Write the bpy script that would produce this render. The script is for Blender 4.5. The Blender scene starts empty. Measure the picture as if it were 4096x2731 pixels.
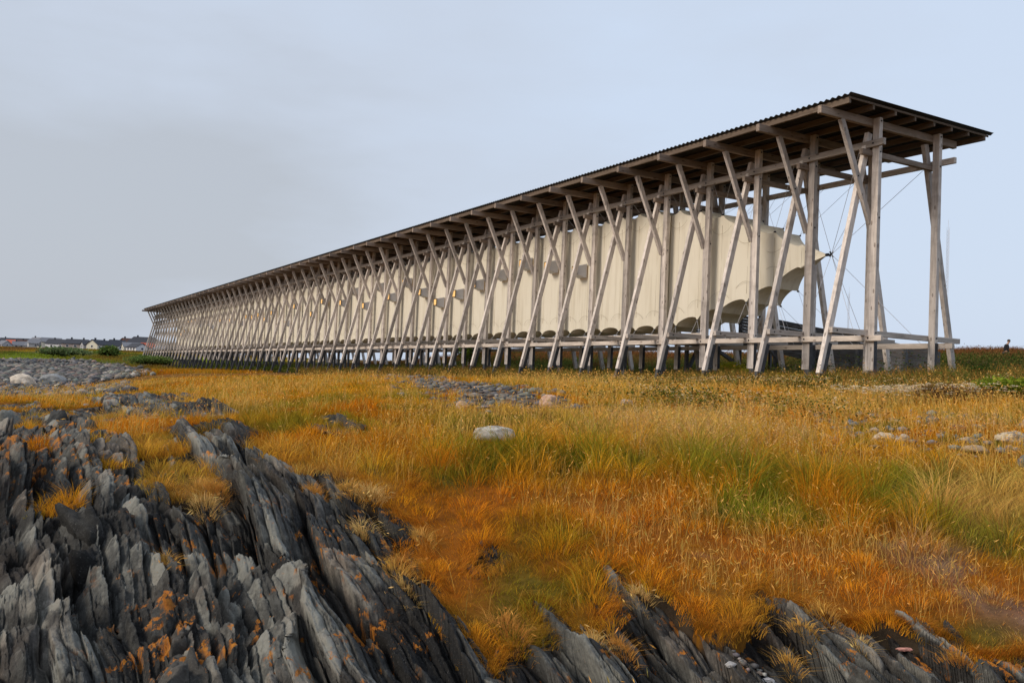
import bpy, bmesh, math, random
import numpy as np
from mathutils import Matrix, Vector
SC = bpy.context.scene
C = SC.collection
# ------------------------------------------------------------------ camera
EYE = np.array([15.183, -19.344, -0.584])
YAW, PIT, ROL, FPX = math.radians(150.0413), math.radians(2.2936), math.radians(2.4704), 3599.37
def cam_axes():
    F = np.array([math.cos(PIT)*math.cos(YAW), math.cos(PIT)*math.sin(YAW), math.sin(PIT)])
    R = np.array([math.sin(YAW), -math.cos(YAW), 0.0]); U = np.cross(R, F)
    return F, math.cos(ROL)*R+math.sin(ROL)*U, -math.sin(ROL)*R+math.cos(ROL)*U
Fv, Rv, Uv = cam_axes()
cam_d = bpy.data.cameras.new('camera'); cam = bpy.data.objects.new('camera', cam_d); C.objects.link(cam)
cam_d.sensor_width = 36.0; cam_d.lens = FPX/4096*36; cam_d.clip_end = 9000; cam_d.clip_start = 0.1
cam.matrix_world = Matrix([[Rv[i], Uv[i], -Fv[i], EYE[i]] for i in range(3)]+[[0, 0, 0, 1]])
SC.camera = cam
# ------------------------------------------------------------------ sky and sun
SUN_AZ, SUN_EL = math.radians(262), math.radians(33)      # azimuth of the sun, from +X towards +Y
world = bpy.data.worlds.new('World'); SC.world = world; world.use_nodes = True
nt = world.node_tree; nt.nodes.clear(); N = nt.nodes.new; LK = nt.links.new
out = N('ShaderNodeOutputWorld'); bg1 = N('ShaderNodeBackground'); bg2 = N('ShaderNodeBackground'); mx = N('ShaderNodeMixShader')
sky = N('ShaderNodeTexSky'); sky.sky_type = 'NISHITA'; sky.sun_disc = False
sky.sun_elevation = SUN_EL; sky.sun_rotation = math.pi/2-SUN_AZ; sky.air_density = 1.6; sky.dust_density = 3.0
bg1.inputs['Strength'].default_value = 0.10; LK(sky.outputs[0], bg1.inputs['Color'])
tc = N('ShaderNodeTexCoord'); mp = N('ShaderNodeMapping'); mp.inputs['Scale'].default_value = (1.0, 1.0, 3.2)
nz = N('ShaderNodeTexNoise'); nz.inputs['Scale'].default_value = 1.5; nz.inputs['Detail'].default_value = 6; nz.inputs['Roughness'].default_value = 0.5
LK(tc.outputs['Generated'], mp.inputs['Vector']); LK(mp.outputs[0], nz.inputs['Vector'])
# the cloud deck: greyer and heavier towards -X (left of the building), bluer and thinner towards +Y
sp = N('ShaderNodeSeparateXYZ'); LK(tc.outputs['Generated'], sp.inputs[0])
def mth(op, a, b=None, cl=False):
    m = N('ShaderNodeMath'); m.operation = op; m.use_clamp = cl
    for i, v in enumerate((a, b)):
        if v is None: continue
        if isinstance(v, (int, float)): m.inputs[i].default_value = v
        else: LK(v, m.inputs[i])
    return m.outputs[0]
side = mth('MULTIPLY_ADD', sp.outputs['Y'], 0.95)      # + to the right of the view
side.node.inputs[2].default_value = -0.05
hz = mth('SUBTRACT', 1.0, mth('MULTIPLY', mth('ABSOLUTE', mth('SUBTRACT', sp.outputs['Z'], 0.13)), 4.6), True)   # band above the horizon
fac = mth('ADD', mth('MULTIPLY', mth('SUBTRACT', nz.outputs['Fac'], 0.5), 2.7), mth('SUBTRACT', mth('ADD', mth('MULTIPLY', side, 0.75), 0.5), mth('MULTIPLY', hz, mth('SUBTRACT', 0.62, side, True))), True)
rp = N('ShaderNodeValToRGB'); e = rp.color_ramp.elements
e[0].position = 0.0; e[0].color = (0.475, 0.515, 0.585, 1); e[1].position = 1.0; e[1].color = (0.585, 0.68, 0.835, 1)
el = e.new(0.45); el.color = (0.55, 0.615, 0.73, 1)
LK(fac, rp.inputs[0]); LK(rp.outputs[0], bg2.inputs['Color']); bg2.inputs['Strength'].default_value = 1.12
mx.inputs[0].default_value = 0.9; LK(bg1.outputs[0], mx.inputs[1]); LK(bg2.outputs[0], mx.inputs[2]); LK(mx.outputs[0], out.inputs[0])
sd = bpy.data.lights.new('sun', 'SUN'); sd.energy = 2.4; sd.angle = math.radians(22); sd.color = (1.0, 0.87, 0.72)
so = bpy.data.objects.new('sun', sd); C.objects.link(so)
so.rotation_euler = Vector((math.cos(SUN_EL)*math.cos(SUN_AZ), math.cos(SUN_EL)*math.sin(SUN_AZ), math.sin(SUN_EL))).to_track_quat('Z', 'Y').to_euler()
vs = SC.view_settings; vs.view_transform = 'Standard'; vs.look = 'None'; vs.exposure = 0.0; vs.gamma = 1.0
SC.cycles.max_bounces = 6; SC.cycles.diffuse_bounces = 3; SC.cycles.transparent_max_bounces = 6
# ------------------------------------------------------------------ noise and terrain
def _lat(seed):
    return np.random.RandomState(seed).rand(256, 256)
_L = [_lat(s) for s in range(8)]
def vn(x, y, s=0):
    x = np.asarray(x, float); y = np.asarray(y, float)
    xi = np.floor(x).astype(int); yi = np.floor(y).astype(int); fx = x-xi; fy = y-yi
    fx = fx*fx*fx*(fx*(fx*6-15)+10); fy = fy*fy*fy*(fy*(fy*6-15)+10); L = _L[s % 8]
    a = L[xi & 255, yi & 255]; b = L[(xi+1) & 255, yi & 255]; c = L[xi & 255, (yi+1) & 255]; d = L[(xi+1) & 255, (yi+1) & 255]
    return ((a*(1-fx)+b*fx)*(1-fy)+(c*(1-fx)+d*fx)*fy)*2-1
def fbm(x, y, o=4, s=0, g=0.5):
    r = 0; a = 1; t = 0
    for i in range(o):
        r = r+a*vn(x*2**i+17.3*i, y*2**i-9.1*i, s+i); t += a; a *= g
    return r/t
FX, FY = math.cos(YAW), math.sin(YAW); RX, RY = math.sin(YAW), -math.cos(YAW)
def ab(x, y):      # metres to the right of / in front of the place where the photographer stood
    dx = x-EYE[0]; dy = y-EYE[1]
    return dx*RX+dy*RY, dx*FX+dy*FY
def xy(a, b):
    return EYE[0]+a*RX+b*FX, EYE[1]+a*RY+b*FY
TT = np.array([-.569, -.47, -.374, -.15, 0., .2, .40, .569])
TD = np.array([1.5, 3, 4.5, 5.5, 6, 7, 8, 9, 10, 12, 15, 18, 22, 27, 33, 40, 50, 65, 85, 120, 180, 260, 360, 500, 800])
TZ = np.array([
 [-2.6,-2.75,-2.8,-2.55,-2.36,-2.04,-1.80,-1.64,-1.52,-1.62,-1.8,-1.72,-1.6,-1.95,-2.2,-2.15,-2.1,-2.1,-2.1,-1.9,-.3,1.4,2.6,4.0,5.7],
 [-2.6,-2.75,-2.8,-2.56,-2.36,-2.02,-1.80,-1.62,-1.5,-1.52,-1.66,-1.65,-1.62,-1.7,-1.9,-2.0,-2.0,-1.95,-1.9,-1.5,.4,2.0,3.1,4.4,6.5],
 [-2.6,-2.75,-2.8,-2.56,-2.33,-2.0,-1.80,-1.60,-1.47,-1.4,-1.42,-1.45,-1.45,-1.45,-1.45,-1.4,-1.35,-1.3,-1.2,-.8,.5,2.1,3.1,4.4,6.5],
 [-2.6,-2.75,-2.75,-2.48,-2.28,-1.98,-1.78,-1.58,-1.43,-1.22,-1.08,-1.0,-.95,-.9,-.85,-.8,-.75,-.6,-.3,.3,1.4,2.4,3.2,4,6],
 [-2.6,-2.7,-2.7,-2.42,-2.24,-1.96,-1.75,-1.56,-1.40,-1.18,-.98,-.88,-.8,-.75,-.7,-.6,-.3,.5,1.6,2.4,3,3.2,3.4,4,5],
 [-2.6,-2.7,-2.7,-2.40,-2.22,-1.94,-1.72,-1.52,-1.35,-1.12,-.92,-.8,-.7,-.62,-.5,-.2,.4,1.3,1.9,2.2,2.4,2.6,2.8,3,4],
 [-2.6,-2.7,-2.7,-2.36,-2.19,-1.92,-1.69,-1.46,-1.28,-1.07,-.85,-.68,-.42,-.2,.2,.65,1.3,1.5,3.2,3.3,3.2,3.2,3.2,3.2,3.5],
 [-2.6,-2.7,-2.6,-2.28,-2.12,-1.88,-1.64,-1.38,-1.14,-.88,-.6,-.35,-.08,.2,.55,.95,1.75,1.7,3.8,4.0,3.9,3.8,3.8,3.8,3.8]])
_lt = np.linspace(math.log(1.5), math.log(800), 400)
_TZf = np.array([np.interp(_lt, np.log(TD), r) for r in TZ])
_k = np.exp(-np.linspace(-2, 2, 17)**2); _k /= _k.sum()
_TZf = np.array([np.convolve(np.pad(r, 8, 'edge'), _k, 'valid') for r in _TZf])
_ut = np.linspace(-.6, .6, 121)
_TG = np.array([np.interp(_ut, TT, _TZf[:, j]) for j in range(400)]).T
_kk = np.exp(-np.linspace(-2, 2, 11)**2); _kk /= _kk.sum()
_TG = np.array([np.convolve(np.pad(_TG[:, j], 5, 'edge'), _kk, 'valid') for j in range(400)]).T
def base_z(x, y):
    a, b = ab(np.asarray(x, float), np.asarray(y, float)); r = np.hypot(a, b)
    d = np.clip(np.maximum(b, r*.86), 1.5, 799)
    t = np.clip(a/np.maximum(b, .3*r+1e-6), -.599, .599)
    i = (t+.6)/1.2*120; j = (np.log(d)-_lt[0])/(_lt[1]-_lt[0])
    i0 = np.clip(i.astype(int), 0, 119); j0 = np.clip(j.astype(int), 0, 398); fi = i-i0; fj = j-j0
    G = _TG
    return (G[i0, j0]*(1-fi)+G[i0+1, j0]*fi)*(1-fj)+(G[i0, j0+1]*(1-fi)+G[i0+1, j0+1]*fi)*fj
def ground_z(x, y):
    a, b = ab(np.asarray(x, float), np.asarray(y, float)); r = np.hypot(a, b)
    w = np.clip(r/12, .25, 1.0); f = np.clip((r-60)/60, 0, 1)
    return base_z(x, y)+.05*w*fbm(x*.55, y*.55, 3, 1)+.025*fbm(x*2.1, y*2.1, 2, 3)*(1-f)+f*.35*fbm(x*.06, y*.06, 3, 2)
# ------------------------------------------------------------------ materials
def mat(name, build):
    m = bpy.data.materials.new(name); m.use_nodes = True; t = m.node_tree; t.nodes.clear()
    o = t.nodes.new('ShaderNodeOutputMaterial'); s = build(t); t.links.new(s, o.inputs[0]); return m
class G:
    def __init__(s, t): s.t = t
    def n(s, k, **kw):
        x = s.t.nodes.new('ShaderNode'+k)
        for a, b in kw.items(): setattr(x, a, b)
        return x
    def l(s, a, b): s.t.links.new(a, b)
    def coord(s, kind='Object', scale=(1, 1, 1), rot=(0, 0, 0)):
        m = s.n('Mapping'); m.inputs['Scale'].default_value = scale; m.inputs['Rotation'].default_value = rot
        if kind == 'Position': s.l(s.n('NewGeometry').outputs['Position'], m.inputs[0])
        else: s.l(s.n('TexCoord').outputs[kind], m.inputs[0])
        return m.outputs[0]
    def noise(s, v, sc, det=3, ro=.5, dist=0):
        x = s.n('TexNoise'); x.inputs['Scale'].default_value = sc; x.inputs['Detail'].default_value = det
        x.inputs['Roughness'].default_value = ro; x.inputs['Distortion'].default_value = dist; s.l(v, x.inputs['Vector']); return x.outputs['Fac']
    def ramp(s, f, st):
        r = s.n('ValToRGB'); el = r.color_ramp.elements
        while len(el) < len(st): el.new(.5)
        for e_, (p, c) in zip(el, st): e_.position = p; e_.color = (*c, 1) if len(c) == 3 else c
        s.l(f, r.inputs[0]); return r.outputs[0]
    def mix(s, f, a, b, mode='MIX'):
        x = s.n('Mix', data_type='RGBA', blend_type=mode)
        for i, v in ((0, f), (6, a), (7, b)):
            if isinstance(v, (int, float)): x.inputs[i].default_value = v
            elif isinstance(v, tuple): x.inputs[i].default_value = (*v, 1)
            else: s.l(v, x.inputs[i])
        return x.outputs[2]
    def math(s, op, a, b=0.0):
        x = s.n('Math', operation=op)
        for i, v in enumerate((a, b)):
            if isinstance(v, (int, float)): x.inputs[i].default_value = v
            else: s.l(v, x.inputs[i])
        return x.outputs[0]
    def bump(s, h, st=.3, d=.01):
        x = s.n('Bump'); x.inputs['Strength'].default_value = st; x.inputs['Distance'].default_value = d; s.l(h, x.inputs['Height']); return x.outputs[0]
    def bsdf(s, c, ro=.8, me=0., nrm=None, spec=.3):
        x = s.n('BsdfPrincipled')
        if isinstance(c, tuple): x.inputs['Base Color'].default_value = (*c, 1)
        else: s.l(c, x.inputs['Base Color'])
        if isinstance(ro, (int, float)): x.inputs['Roughness'].default_value = ro
        else: s.l(ro, x.inputs['Roughness'])
        x.inputs['Metallic'].default_value = me; x.inputs['Specular IOR Level'].default_value = spec
        if nrm is not None: s.l(nrm, x.inputs['Normal'])
        return x.outputs[0]
def wood_mat(name, light, dark, axis):
    def b(t):
        g = G(t); sc = [9, 9, 9]; sc[axis] = .8
        oi = g.n('ObjectInfo'); v = g.n('VectorMath', operation='ADD'); cb = g.n('CombineXYZ')
        for i in range(3): g.l(g.math('MULTIPLY', oi.outputs['Random'], 37.0+i*11), cb.inputs[i])
        g.l(g.coord('Object', tuple(sc)), v.inputs[0]); g.l(cb.outputs[0], v.inputs[1])
        n1 = g.noise(v.outputs[0], 2.2, 6, .65, .4)
        kn = g.n('TexVoronoi'); kn.inputs['Scale'].default_value = 1.0
        m2 = g.n('Mapping'); s2 = [6.5, 6.5, 6.5]; s2[axis] = 2.6; m2.inputs['Scale'].default_value = s2
        g.l(g.n('TexCoord').outputs['Object'], m2.inputs[0]); v2 = g.n('VectorMath', operation='ADD'); g.l(m2.outputs[0], v2.inputs[0]); g.l(cb.outputs[0], v2.inputs[1])
        g.l(v2.outputs[0], kn.inputs['Vector'])
        c = g.ramp(n1, [(.3, dark), (.62, light)])
        c = g.mix(g.math('MULTIPLY', g.math('LESS_THAN', kn.outputs['Distance'], .16), .6), c, (.09, .055, .035))
        tone = g.math('ADD', .70, g.math('MULTIPLY', oi.outputs['Random'], .55)); c2 = g.n('VectorMath', operation='SCALE'); g.l(c, c2.inputs[0]); g.l(tone, c2.inputs['Scale'])
        st = g.noise(g.coord('Position', (.9, .9, 2.4)), 1.3, 4, .6)
        c = g.mix(g.math('MULTIPLY', g.ramp(st, [(.5, (0, 0, 0)), (.72, (1, 1, 1))]), .45), c2.outputs[0], (.2, .16, .13))
        return g.bsdf(c, .82, 0, g.bump(n1, .5, .004), .2)
    return mat(name, b)
WL, WD = (.72, .655, .605), (.43, .38, .345)
woodZ = wood_mat('weathered_pine_upright', WL, WD, 2)
woodY = wood_mat('weathered_pine_cross', (.54, .485, .44), (.33, .29, .26), 1)
woodX = wood_mat('weathered_pine_rail', (.62, .55, .49), (.38, .33, .29), 0)
beam_m = wood_mat('roof_beam_timber', (.40, .32, .265), (.22, .17, .135), 1)  # roof and collar beams: browner sheltered wood, darkened further for shade under the roof
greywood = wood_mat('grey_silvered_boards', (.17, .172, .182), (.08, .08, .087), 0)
purlin_m = wood_mat('purlin_timber', (.20, .15, .115), (.10, .075, .055), 0)  # browner sheltered wood, with the deep under-roof shade put into its colour
steel = mat('galvanised_steel', lambda t: (lambda g: g.bsdf(g.ramp(g.noise(g.coord('Object'), 9, 4), [(.3, (.045, .048, .055)), (.7, (.09, .095, .105))]), .6, .3))(G(t)))
darksteel = mat('dark_steel', lambda t: G(t).bsdf((.03, .03, .034), .5, .6))
roof_m = mat('corrugated_metal', lambda t: (lambda g: g.bsdf(g.ramp(g.noise(g.coord('Object', (1, .3, 1)), 2.2, 4), [(.3, (.018, .017, .016)), (.7, (.04, .037, .035))]), .6, .35))(G(t)))  # sheet colour taken near black to carry the shade of the underside
cable_m = mat('steel_cable', lambda t: G(t).bsdf((.55, .56, .6), .5, .2))
def canvas(t):
    g = G(t); n1 = g.noise(g.coord('Object', (.5, .5, .25)), 1.4, 4, .6); n2 = g.noise(g.coord('Object', (1, 1, 1)), 60, 2)
    c = g.ramp(n1, [(.3, (.82, .765, .635)), (.7, (.89, .84, .715))])
    # grime runs down from the eaves side of the cloth
    n3 = g.noise(g.coord('Object', (3.2, 3.2, .22)), 1.6, 4, .7)
    c = g.mix(g.math('MULTIPLY', g.ramp(n3, [(.48, (0, 0, 0)), (.75, (1, 1, 1))]), .42), c, (.50, .43, .30))
    a = g.bsdf(c, .85, 0, g.bump(n2, .15, .002), .15)
    tr = g.n('BsdfTranslucent'); g.l(c, tr.inputs[0]); m = g.n('MixShader'); m.inputs[0].default_value = .12; g.l(a, m.inputs[1]); g.l(tr.outputs[0], m.inputs[2]); return m.outputs[0]
canvas_m = mat('cream_canvas', canvas)
seam_m = mat('canvas_seam', lambda t: G(t).bsdf((.33, .27, .18), .85))
lace_m = mat('dark_lacing', lambda t: G(t).bsdf((.05, .045, .04), .8))
boxm = mat('window_box_metal', lambda t: G(t).bsdf((.55, .55, .57), .45, .2))
def lit(t):
    g = G(t); e_ = g.n('Emission'); e_.inputs[0].default_value = (1.0, .56, .2, 1); e_.inputs[1].default_value = 1.25; return e_.outputs[0]
lit_m = mat('lamplit_glass', lit)
# ------------------------------------------------------------------ mesh helpers
def mesh(name, V, Fc, m=None, parent=None, smooth=False, cols=None):
    me = bpy.data.meshes.new(name)
    if isinstance(V, np.ndarray) and isinstance(Fc, tuple):
        V = np.ascontiguousarray(V, np.float32); loops, starts, tot = Fc
        me.vertices.add(len(V)); me.vertices.foreach_set('co', V.ravel()); me.loops.add(len(loops)); me.loops.foreach_set('vertex_index', loops.astype(np.int32))
        me.polygons.add(len(starts)); me.polygons.foreach_set('loop_start', starts.astype(np.int32))
        me.update(calc_edges=True)
    else:
        me.from_pydata([tuple(map(float, v)) for v in V], [], [tuple(int(i) for i in f) for f in Fc]); me.update()
    if smooth: me.polygons.foreach_set('use_smooth', np.ones(len(me.polygons), bool))
    if cols is not None:
        at = me.color_attributes.new('col', 'FLOAT_COLOR', 'POINT'); c4 = np.ones((len(V), 4), np.float32); c4[:, :3] = cols; at.data.foreach_set('color', c4.ravel())
    if m is not None: me.materials.append(m)
    o = bpy.data.objects.new(name, me); C.objects.link(o)
    if parent is not None: o.parent = parent
    return o
def quads(Q):
    Q = np.asarray(Q); return (Q.ravel(), np.arange(len(Q))*Q.shape[1], None)
def empty(name, loc=(0, 0, 0), parent=None):
    o = bpy.data.objects.new(name, None); C.objects.link(o); o.location = loc; o.empty_display_size = .3
    if parent is not None: o.parent = parent
    return o
def tag(o, label=None, cat=None, group=None, kind=None):
    for k_, v in (('label', label), ('category', cat), ('group', group), ('kind', kind)):
        if v: o[k_] = v
    return o
class MB:
    def __init__(s): s.v = []; s.f = []
    def box(s, x0, x1, y0, y1, z0, z1):
        i = len(s.v); s.v += [(x, y, z) for z in (z0, z1) for y in (y0, y1) for x in (x0, x1)]
        s.f += [tuple(i+k for k in q) for q in ((0, 2, 3, 1), (4, 5, 7, 6), (0, 1, 5, 4), (2, 6, 7, 3), (0, 4, 6, 2), (1, 3, 7, 5))]; return s
    def bar(s, a, b, hw, hh, side=(1, 0, 0)):      # beam from a to b; hw half width along side, hh half depth
        a = Vector(a); b = Vector(b); d = (b-a).normalized(); sd = Vector(side); sd = (sd-d*sd.dot(d)).normalized(); u = d.cross(sd)
        i = len(s.v); s.v += [tuple(p+sd*x+u*y) for p in (a, b) for x, y in ((-hw, -hh), (hw, -hh), (hw, hh), (-hw, hh))]
        s.f += [tuple(i+k for k in q) for q in ((3, 2, 1, 0), (4, 5, 6, 7), (0, 1, 5, 4), (1, 2, 6, 5), (2, 3, 7, 6), (3, 0, 4, 7))]; return s
    def tube(s, pts, r, n=6, r2=None):
        i0 = len(s.v); L_ = len(pts)
        for k_, p in enumerate(pts):
            p = Vector(p); d = (Vector(pts[min(k_+1, L_-1)])-Vector(pts[max(k_-1, 0)])).normalized()
            sd = d.cross(Vector((0, 0, 1)));
            if sd.length < 1e-3: sd = Vector((1, 0, 0))
            sd.normalize(); u = d.cross(sd); rr = r if r2 is None else r+(r2-r)*k_/(L_-1)
            for j in range(n): t_ = 2*math.pi*j/n; s.v.append(tuple(p+sd*rr*math.cos(t_)+u*rr*math.sin(t_)))
        for k_ in range(L_-1):
            for j in range(n): a = i0+k_*n+j; b = i0+k_*n+(j+1) % n; s.f.append((a, b, b+n, a+n))
        s.f.append(tuple(i0+j for j in reversed(range(n)))); s.f.append(tuple(i0+(L_-1)*n+j for j in range(n))); return s
    def poly(s, pts, f): i = len(s.v); s.v += [tuple(p) for p in pts]; s.f += [tuple(i+k for k in q) for q in f]; return s
    def build(s, name, m, parent=None, bevel=0, smooth=False):
        o = mesh(name, s.v, s.f, m, parent, smooth)
        if bevel:
            bm = bmesh.new(); bm.from_mesh(o.data); bmesh.ops.bevel(bm, geom=bm.edges[:], offset=bevel, segments=1, affect='EDGES'); bm.to_mesh(o.data); bm.free()
        return o
# ------------------------------------------------------------------ the long timber frame
S = 2.08; NF = 57
hall = empty('timber_frame_hall', (0, 0, 0))
tag(hall, 'very long open frame of weathered pine posts and raking struts under a corrugated roof', 'memorial hall')
fr = empty('frame', (0, 0, 0), hall)
def sp(mb, nm, m, bev=.006): return mb.build(nm, m, fr, bev)
ZF = -.02
sp(MB().box(-.2, 0, 0, .13, ZF, 6.49), 'front_post', woodZ); sp(MB().box(-.2, 0, 2.45, 2.58, ZF, 6.49), 'back_post', woodZ)
sp(MB().box(-.262, -.203, .005, .125, ZF, .875), 'front_stub', woodZ); sp(MB().box(-.262, -.203, .005, .125, 1.022, 3.80), 'front_stub', woodZ)
sp(MB().bar((-.385, -1.50, -.16), (-.385, .07, 6.15), .062, .085), 'front_strut', woodZ)
sp(MB().bar((-.385, 3.87, -.05), (-.385, 2.36, 6.25), .062, .085), 'back_strut', woodZ)
sp(MB().bar((-.26, -1.13, 6.30), (-.26, .05, 3.78), .054, .075), 'eaves_brace', woodZ)
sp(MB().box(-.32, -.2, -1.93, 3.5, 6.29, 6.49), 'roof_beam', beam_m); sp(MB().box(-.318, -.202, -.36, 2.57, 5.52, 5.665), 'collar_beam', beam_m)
sp(MB().box(-.318, -.202, -1.30, 3.86, .878, 1.02), 'tie_beam', woodY)
for y, z in ((.065, 6.40), (.065, 5.60), (2.515, 6.40), (2.515, 5.60), (.065, .95), (2.515, .95), (.075, 3.9)): MB().tube([(-.01, y, z), (.018, y, z)], .022, 8).build('bolt', darksteel, fr)
for z in (5.815, .81): MB().tube([(-.1, -.12, z), (-.1, -.09, z)], .022, 8).build('bolt', darksteel, fr)
for y, z in ((-.50, 4.93), (-1.13, .95)): MB().tube([(-.19, y, z), (-.217, y, z)], .02, 8).build('bolt', darksteel, fr)
for y_ in (0, 2.45):
    MB().box(-.17, .008, y_+.012, y_+.118, -1.3, ZF-.002).poly([(x, y, z) for z in (ZF-.1, .82) for x, y in ((.002, y_+.01), (.012, y_+.01), (.012, y_+.12), (.002, y_+.12))], [(0, 3, 2, 1), (4, 5, 6, 7), (0, 1, 5, 4), (1, 2, 6, 5), (2, 3, 7, 6), (3, 0, 4, 7)]).build('post_shoe', steel, fr)
MB().bar((-.385, -1.80, -1.35), (-.385, -1.503, -.165), .05, .07).build('strut_shoe', steel, fr); MB().bar((-.385, 4.18, -1.35), (-.385, 3.873, -.055), .05, .07).build('strut_shoe', steel, fr)
MB().bar((-.318, -1.43, -.2), (-.318, -1.22, .62), .004, .06).build('strut_plate', steel, fr)
kids = list(fr.children)
for k in range(1, NF):
    f2 = fr.copy(); C.objects.link(f2); f2.parent = hall; f2.location = (-k*S, 0, 0)
    for c in kids:
        if k > 20 and c.name.startswith('bolt'): continue
        c2 = c.copy(); C.objects.link(c2); c2.parent = f2
XE = -(NF-1)*S-.9
def rail(nm, y0, y1, z0, z1, xe, m=woodX): 
    # rails are spliced every four bays, the pieces butting with a narrow gap
    mb = MB(); x = xe; k = 0
    while x > XE:
        nx = max(XE, -S*(4*k+4)-.1); mb.box(nx+.006, x, y0, y1, z0, z1); x = nx; k += 1
    return mb.build(nm, m, hall, .005)
rail('upper_rail', -.103, -.002, 5.73, 5.90, .21); rail('upper_rail', 2.582, 2.68, 5.64, 5.80, .36)
rail('lower_rail', -.103, -.002, .735, .878, .29); rail('lower_rail', 2.582, 2.68, .68, .825, .42)
rail('floor_joist', .55, .63, 1.024, 1.13, -7.0); rail('floor_joist', 1.85, 1.93, 1.024, 1.13, -7.0)
for i, y in enumerate((-1.50, -.62, .22, 1.0, 1.78, 2.52, 3.25, 3.98)): 
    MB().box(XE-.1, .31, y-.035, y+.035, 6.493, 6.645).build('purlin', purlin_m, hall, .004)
xs = np.arange(XE-.35, .43, .0232); zc = 6.685+.026*np.sin(xs*2*math.pi/.186)
V = []; ys = (-1.62, 4.2); n = len(xs)
for dz in (0, .006):
    for y in ys: V.append(np.c_[xs, np.full(n, y), zc+dz])
V = np.vstack(V); i = np.arange(n-1)
Q = np.vstack([np.c_[i, i+n, i+n+1, i+1], np.c_[i+2*n, i+2*n+1, i+3*n+1, i+3*n], np.c_[i, i+1, i+2*n+1, i+2*n], np.c_[i+n, i+3*n, i+3*n+1, i+n+1]])
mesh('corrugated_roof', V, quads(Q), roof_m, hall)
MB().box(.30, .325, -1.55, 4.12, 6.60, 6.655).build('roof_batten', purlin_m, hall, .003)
# ------------------------------------------------------------------ the canvas cocoon slung inside it
st = [(1.62, 2.98, 3.66, 1.0, 1.45), (2.0, 2.42, 4.12, .72, 1.78), (2.42, 2.02, 4.47, .5, 1.98), (2.9, 1.74, 4.84, .36, 2.1), (3.36, 1.53, 5.08, .3, 2.15), (3.86, 1.36, 5.27, .3, 2.15), (4.4, 1.28, 5.38, .3, 2.15)]
k = 4.9
while k < 49.2: st.append((k, 1.25, 5.44, .3, 2.15)); k += .52 if len(st) % 2 else .48
kk = st[-1][0]
st += [(kk+.5, 1.5, 5.2, .4, 2.05), (kk+1, 1.9, 4.8, .6, 1.85), (kk+1.5, 2.5, 4.2, .9, 1.55)]
cocoon = empty('canvas_cocoon', (-4.0*S, 1.23, 3.3))
tag(cocoon, 'long cream sailcloth cocoon with scalloped edges, hung on cables inside the timber frame', 'fabric cocoon')
def place(o): o.parent = cocoon; o.location = (4.0*S, -1.23, -3.3); return o
# ring of 4 corners with points between; corners are drawn in between the stations (scallops)
NSG = 10; NP = 9
def ringpts(yn, yf, zb, zt, sagb, sagt, sagy, bulge):
    yn2 = yn+sagy; yf2 = yf-sagy; zb2 = zb+sagb; zt2 = zt-sagt; P = []
    cs = [(yn2, zb2), (yn2, zt2), (yf2, zt2), (yf2, zb2)]; nrm_ = [(-1, 0), (0, 1), (1, 0), (0, -1)]
    for c_ in range(4):
        a = cs[c_]; b = cs[(c_+1) % 4]
        for j in range(NP):
            t_ = j/NP; bb = bulge*math.sin(math.pi*t_)**.6*(1 if c_ % 2 == 0 else -.7)
            P.append((a[0]+(b[0]-a[0])*t_+nrm_[c_][0]*bb, a[1]+(b[1]-a[1])*t_+nrm_[c_][1]*bb))
    return P
V = []; ringk = []
for i in range(len(st)-1):
    a = st[i]; b = st[i+1]; w = abs(b[0]-a[0])*S
    for s_ in range(NSG if i < len(st)-2 else NSG+1):
        t_ = s_/NSG; q = [a[j]*(1-t_)+b[j]*t_ for j in range(5)]; h = (4*t_*(1-t_))**.55
        tp = min(1, (b[2]-b[1])/3.5); tp_ = min(1, max(0, (q[2]-q[1]-3.2)/.9))
        P = ringpts(q[3], q[4], q[1], q[2], (.15+.05*(1-tp_))*h*w, .17*h*w, .02*h*w, .012*math.sin(math.pi*t_)*tp-.008*(1-math.sin(math.pi*t_)))
        V += [(-q[0]*S, y, z) for y, z in P]; ringk.append(q[0])
NR = len(ringk); M = 4*NP
V = np.array(V); ii, jj = np.meshgrid(np.arange(NR-1), np.arange(M), indexing='ij')
Q = np.stack([ii*M+jj, (ii+1)*M+jj, (ii+1)*M+(jj+1) % M, ii*M+(jj+1) % M], -1).reshape(-1, 4)
skin = place(mesh('canvas_skin', V, quads(Q), canvas_m, None, True))
bm = bmesh.new(); bm.from_mesh(skin.data); bmesh.ops.holes_fill(bm, edges=[e_ for e_ in bm.edges if e_.is_boundary]); bmesh.ops.recalc_face_normals(bm, faces=bm.faces[:]); bm.to_mesh(skin.data); bm.free()
skin.data.set_sharp_from_angle(angle=math.radians(38))
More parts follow.
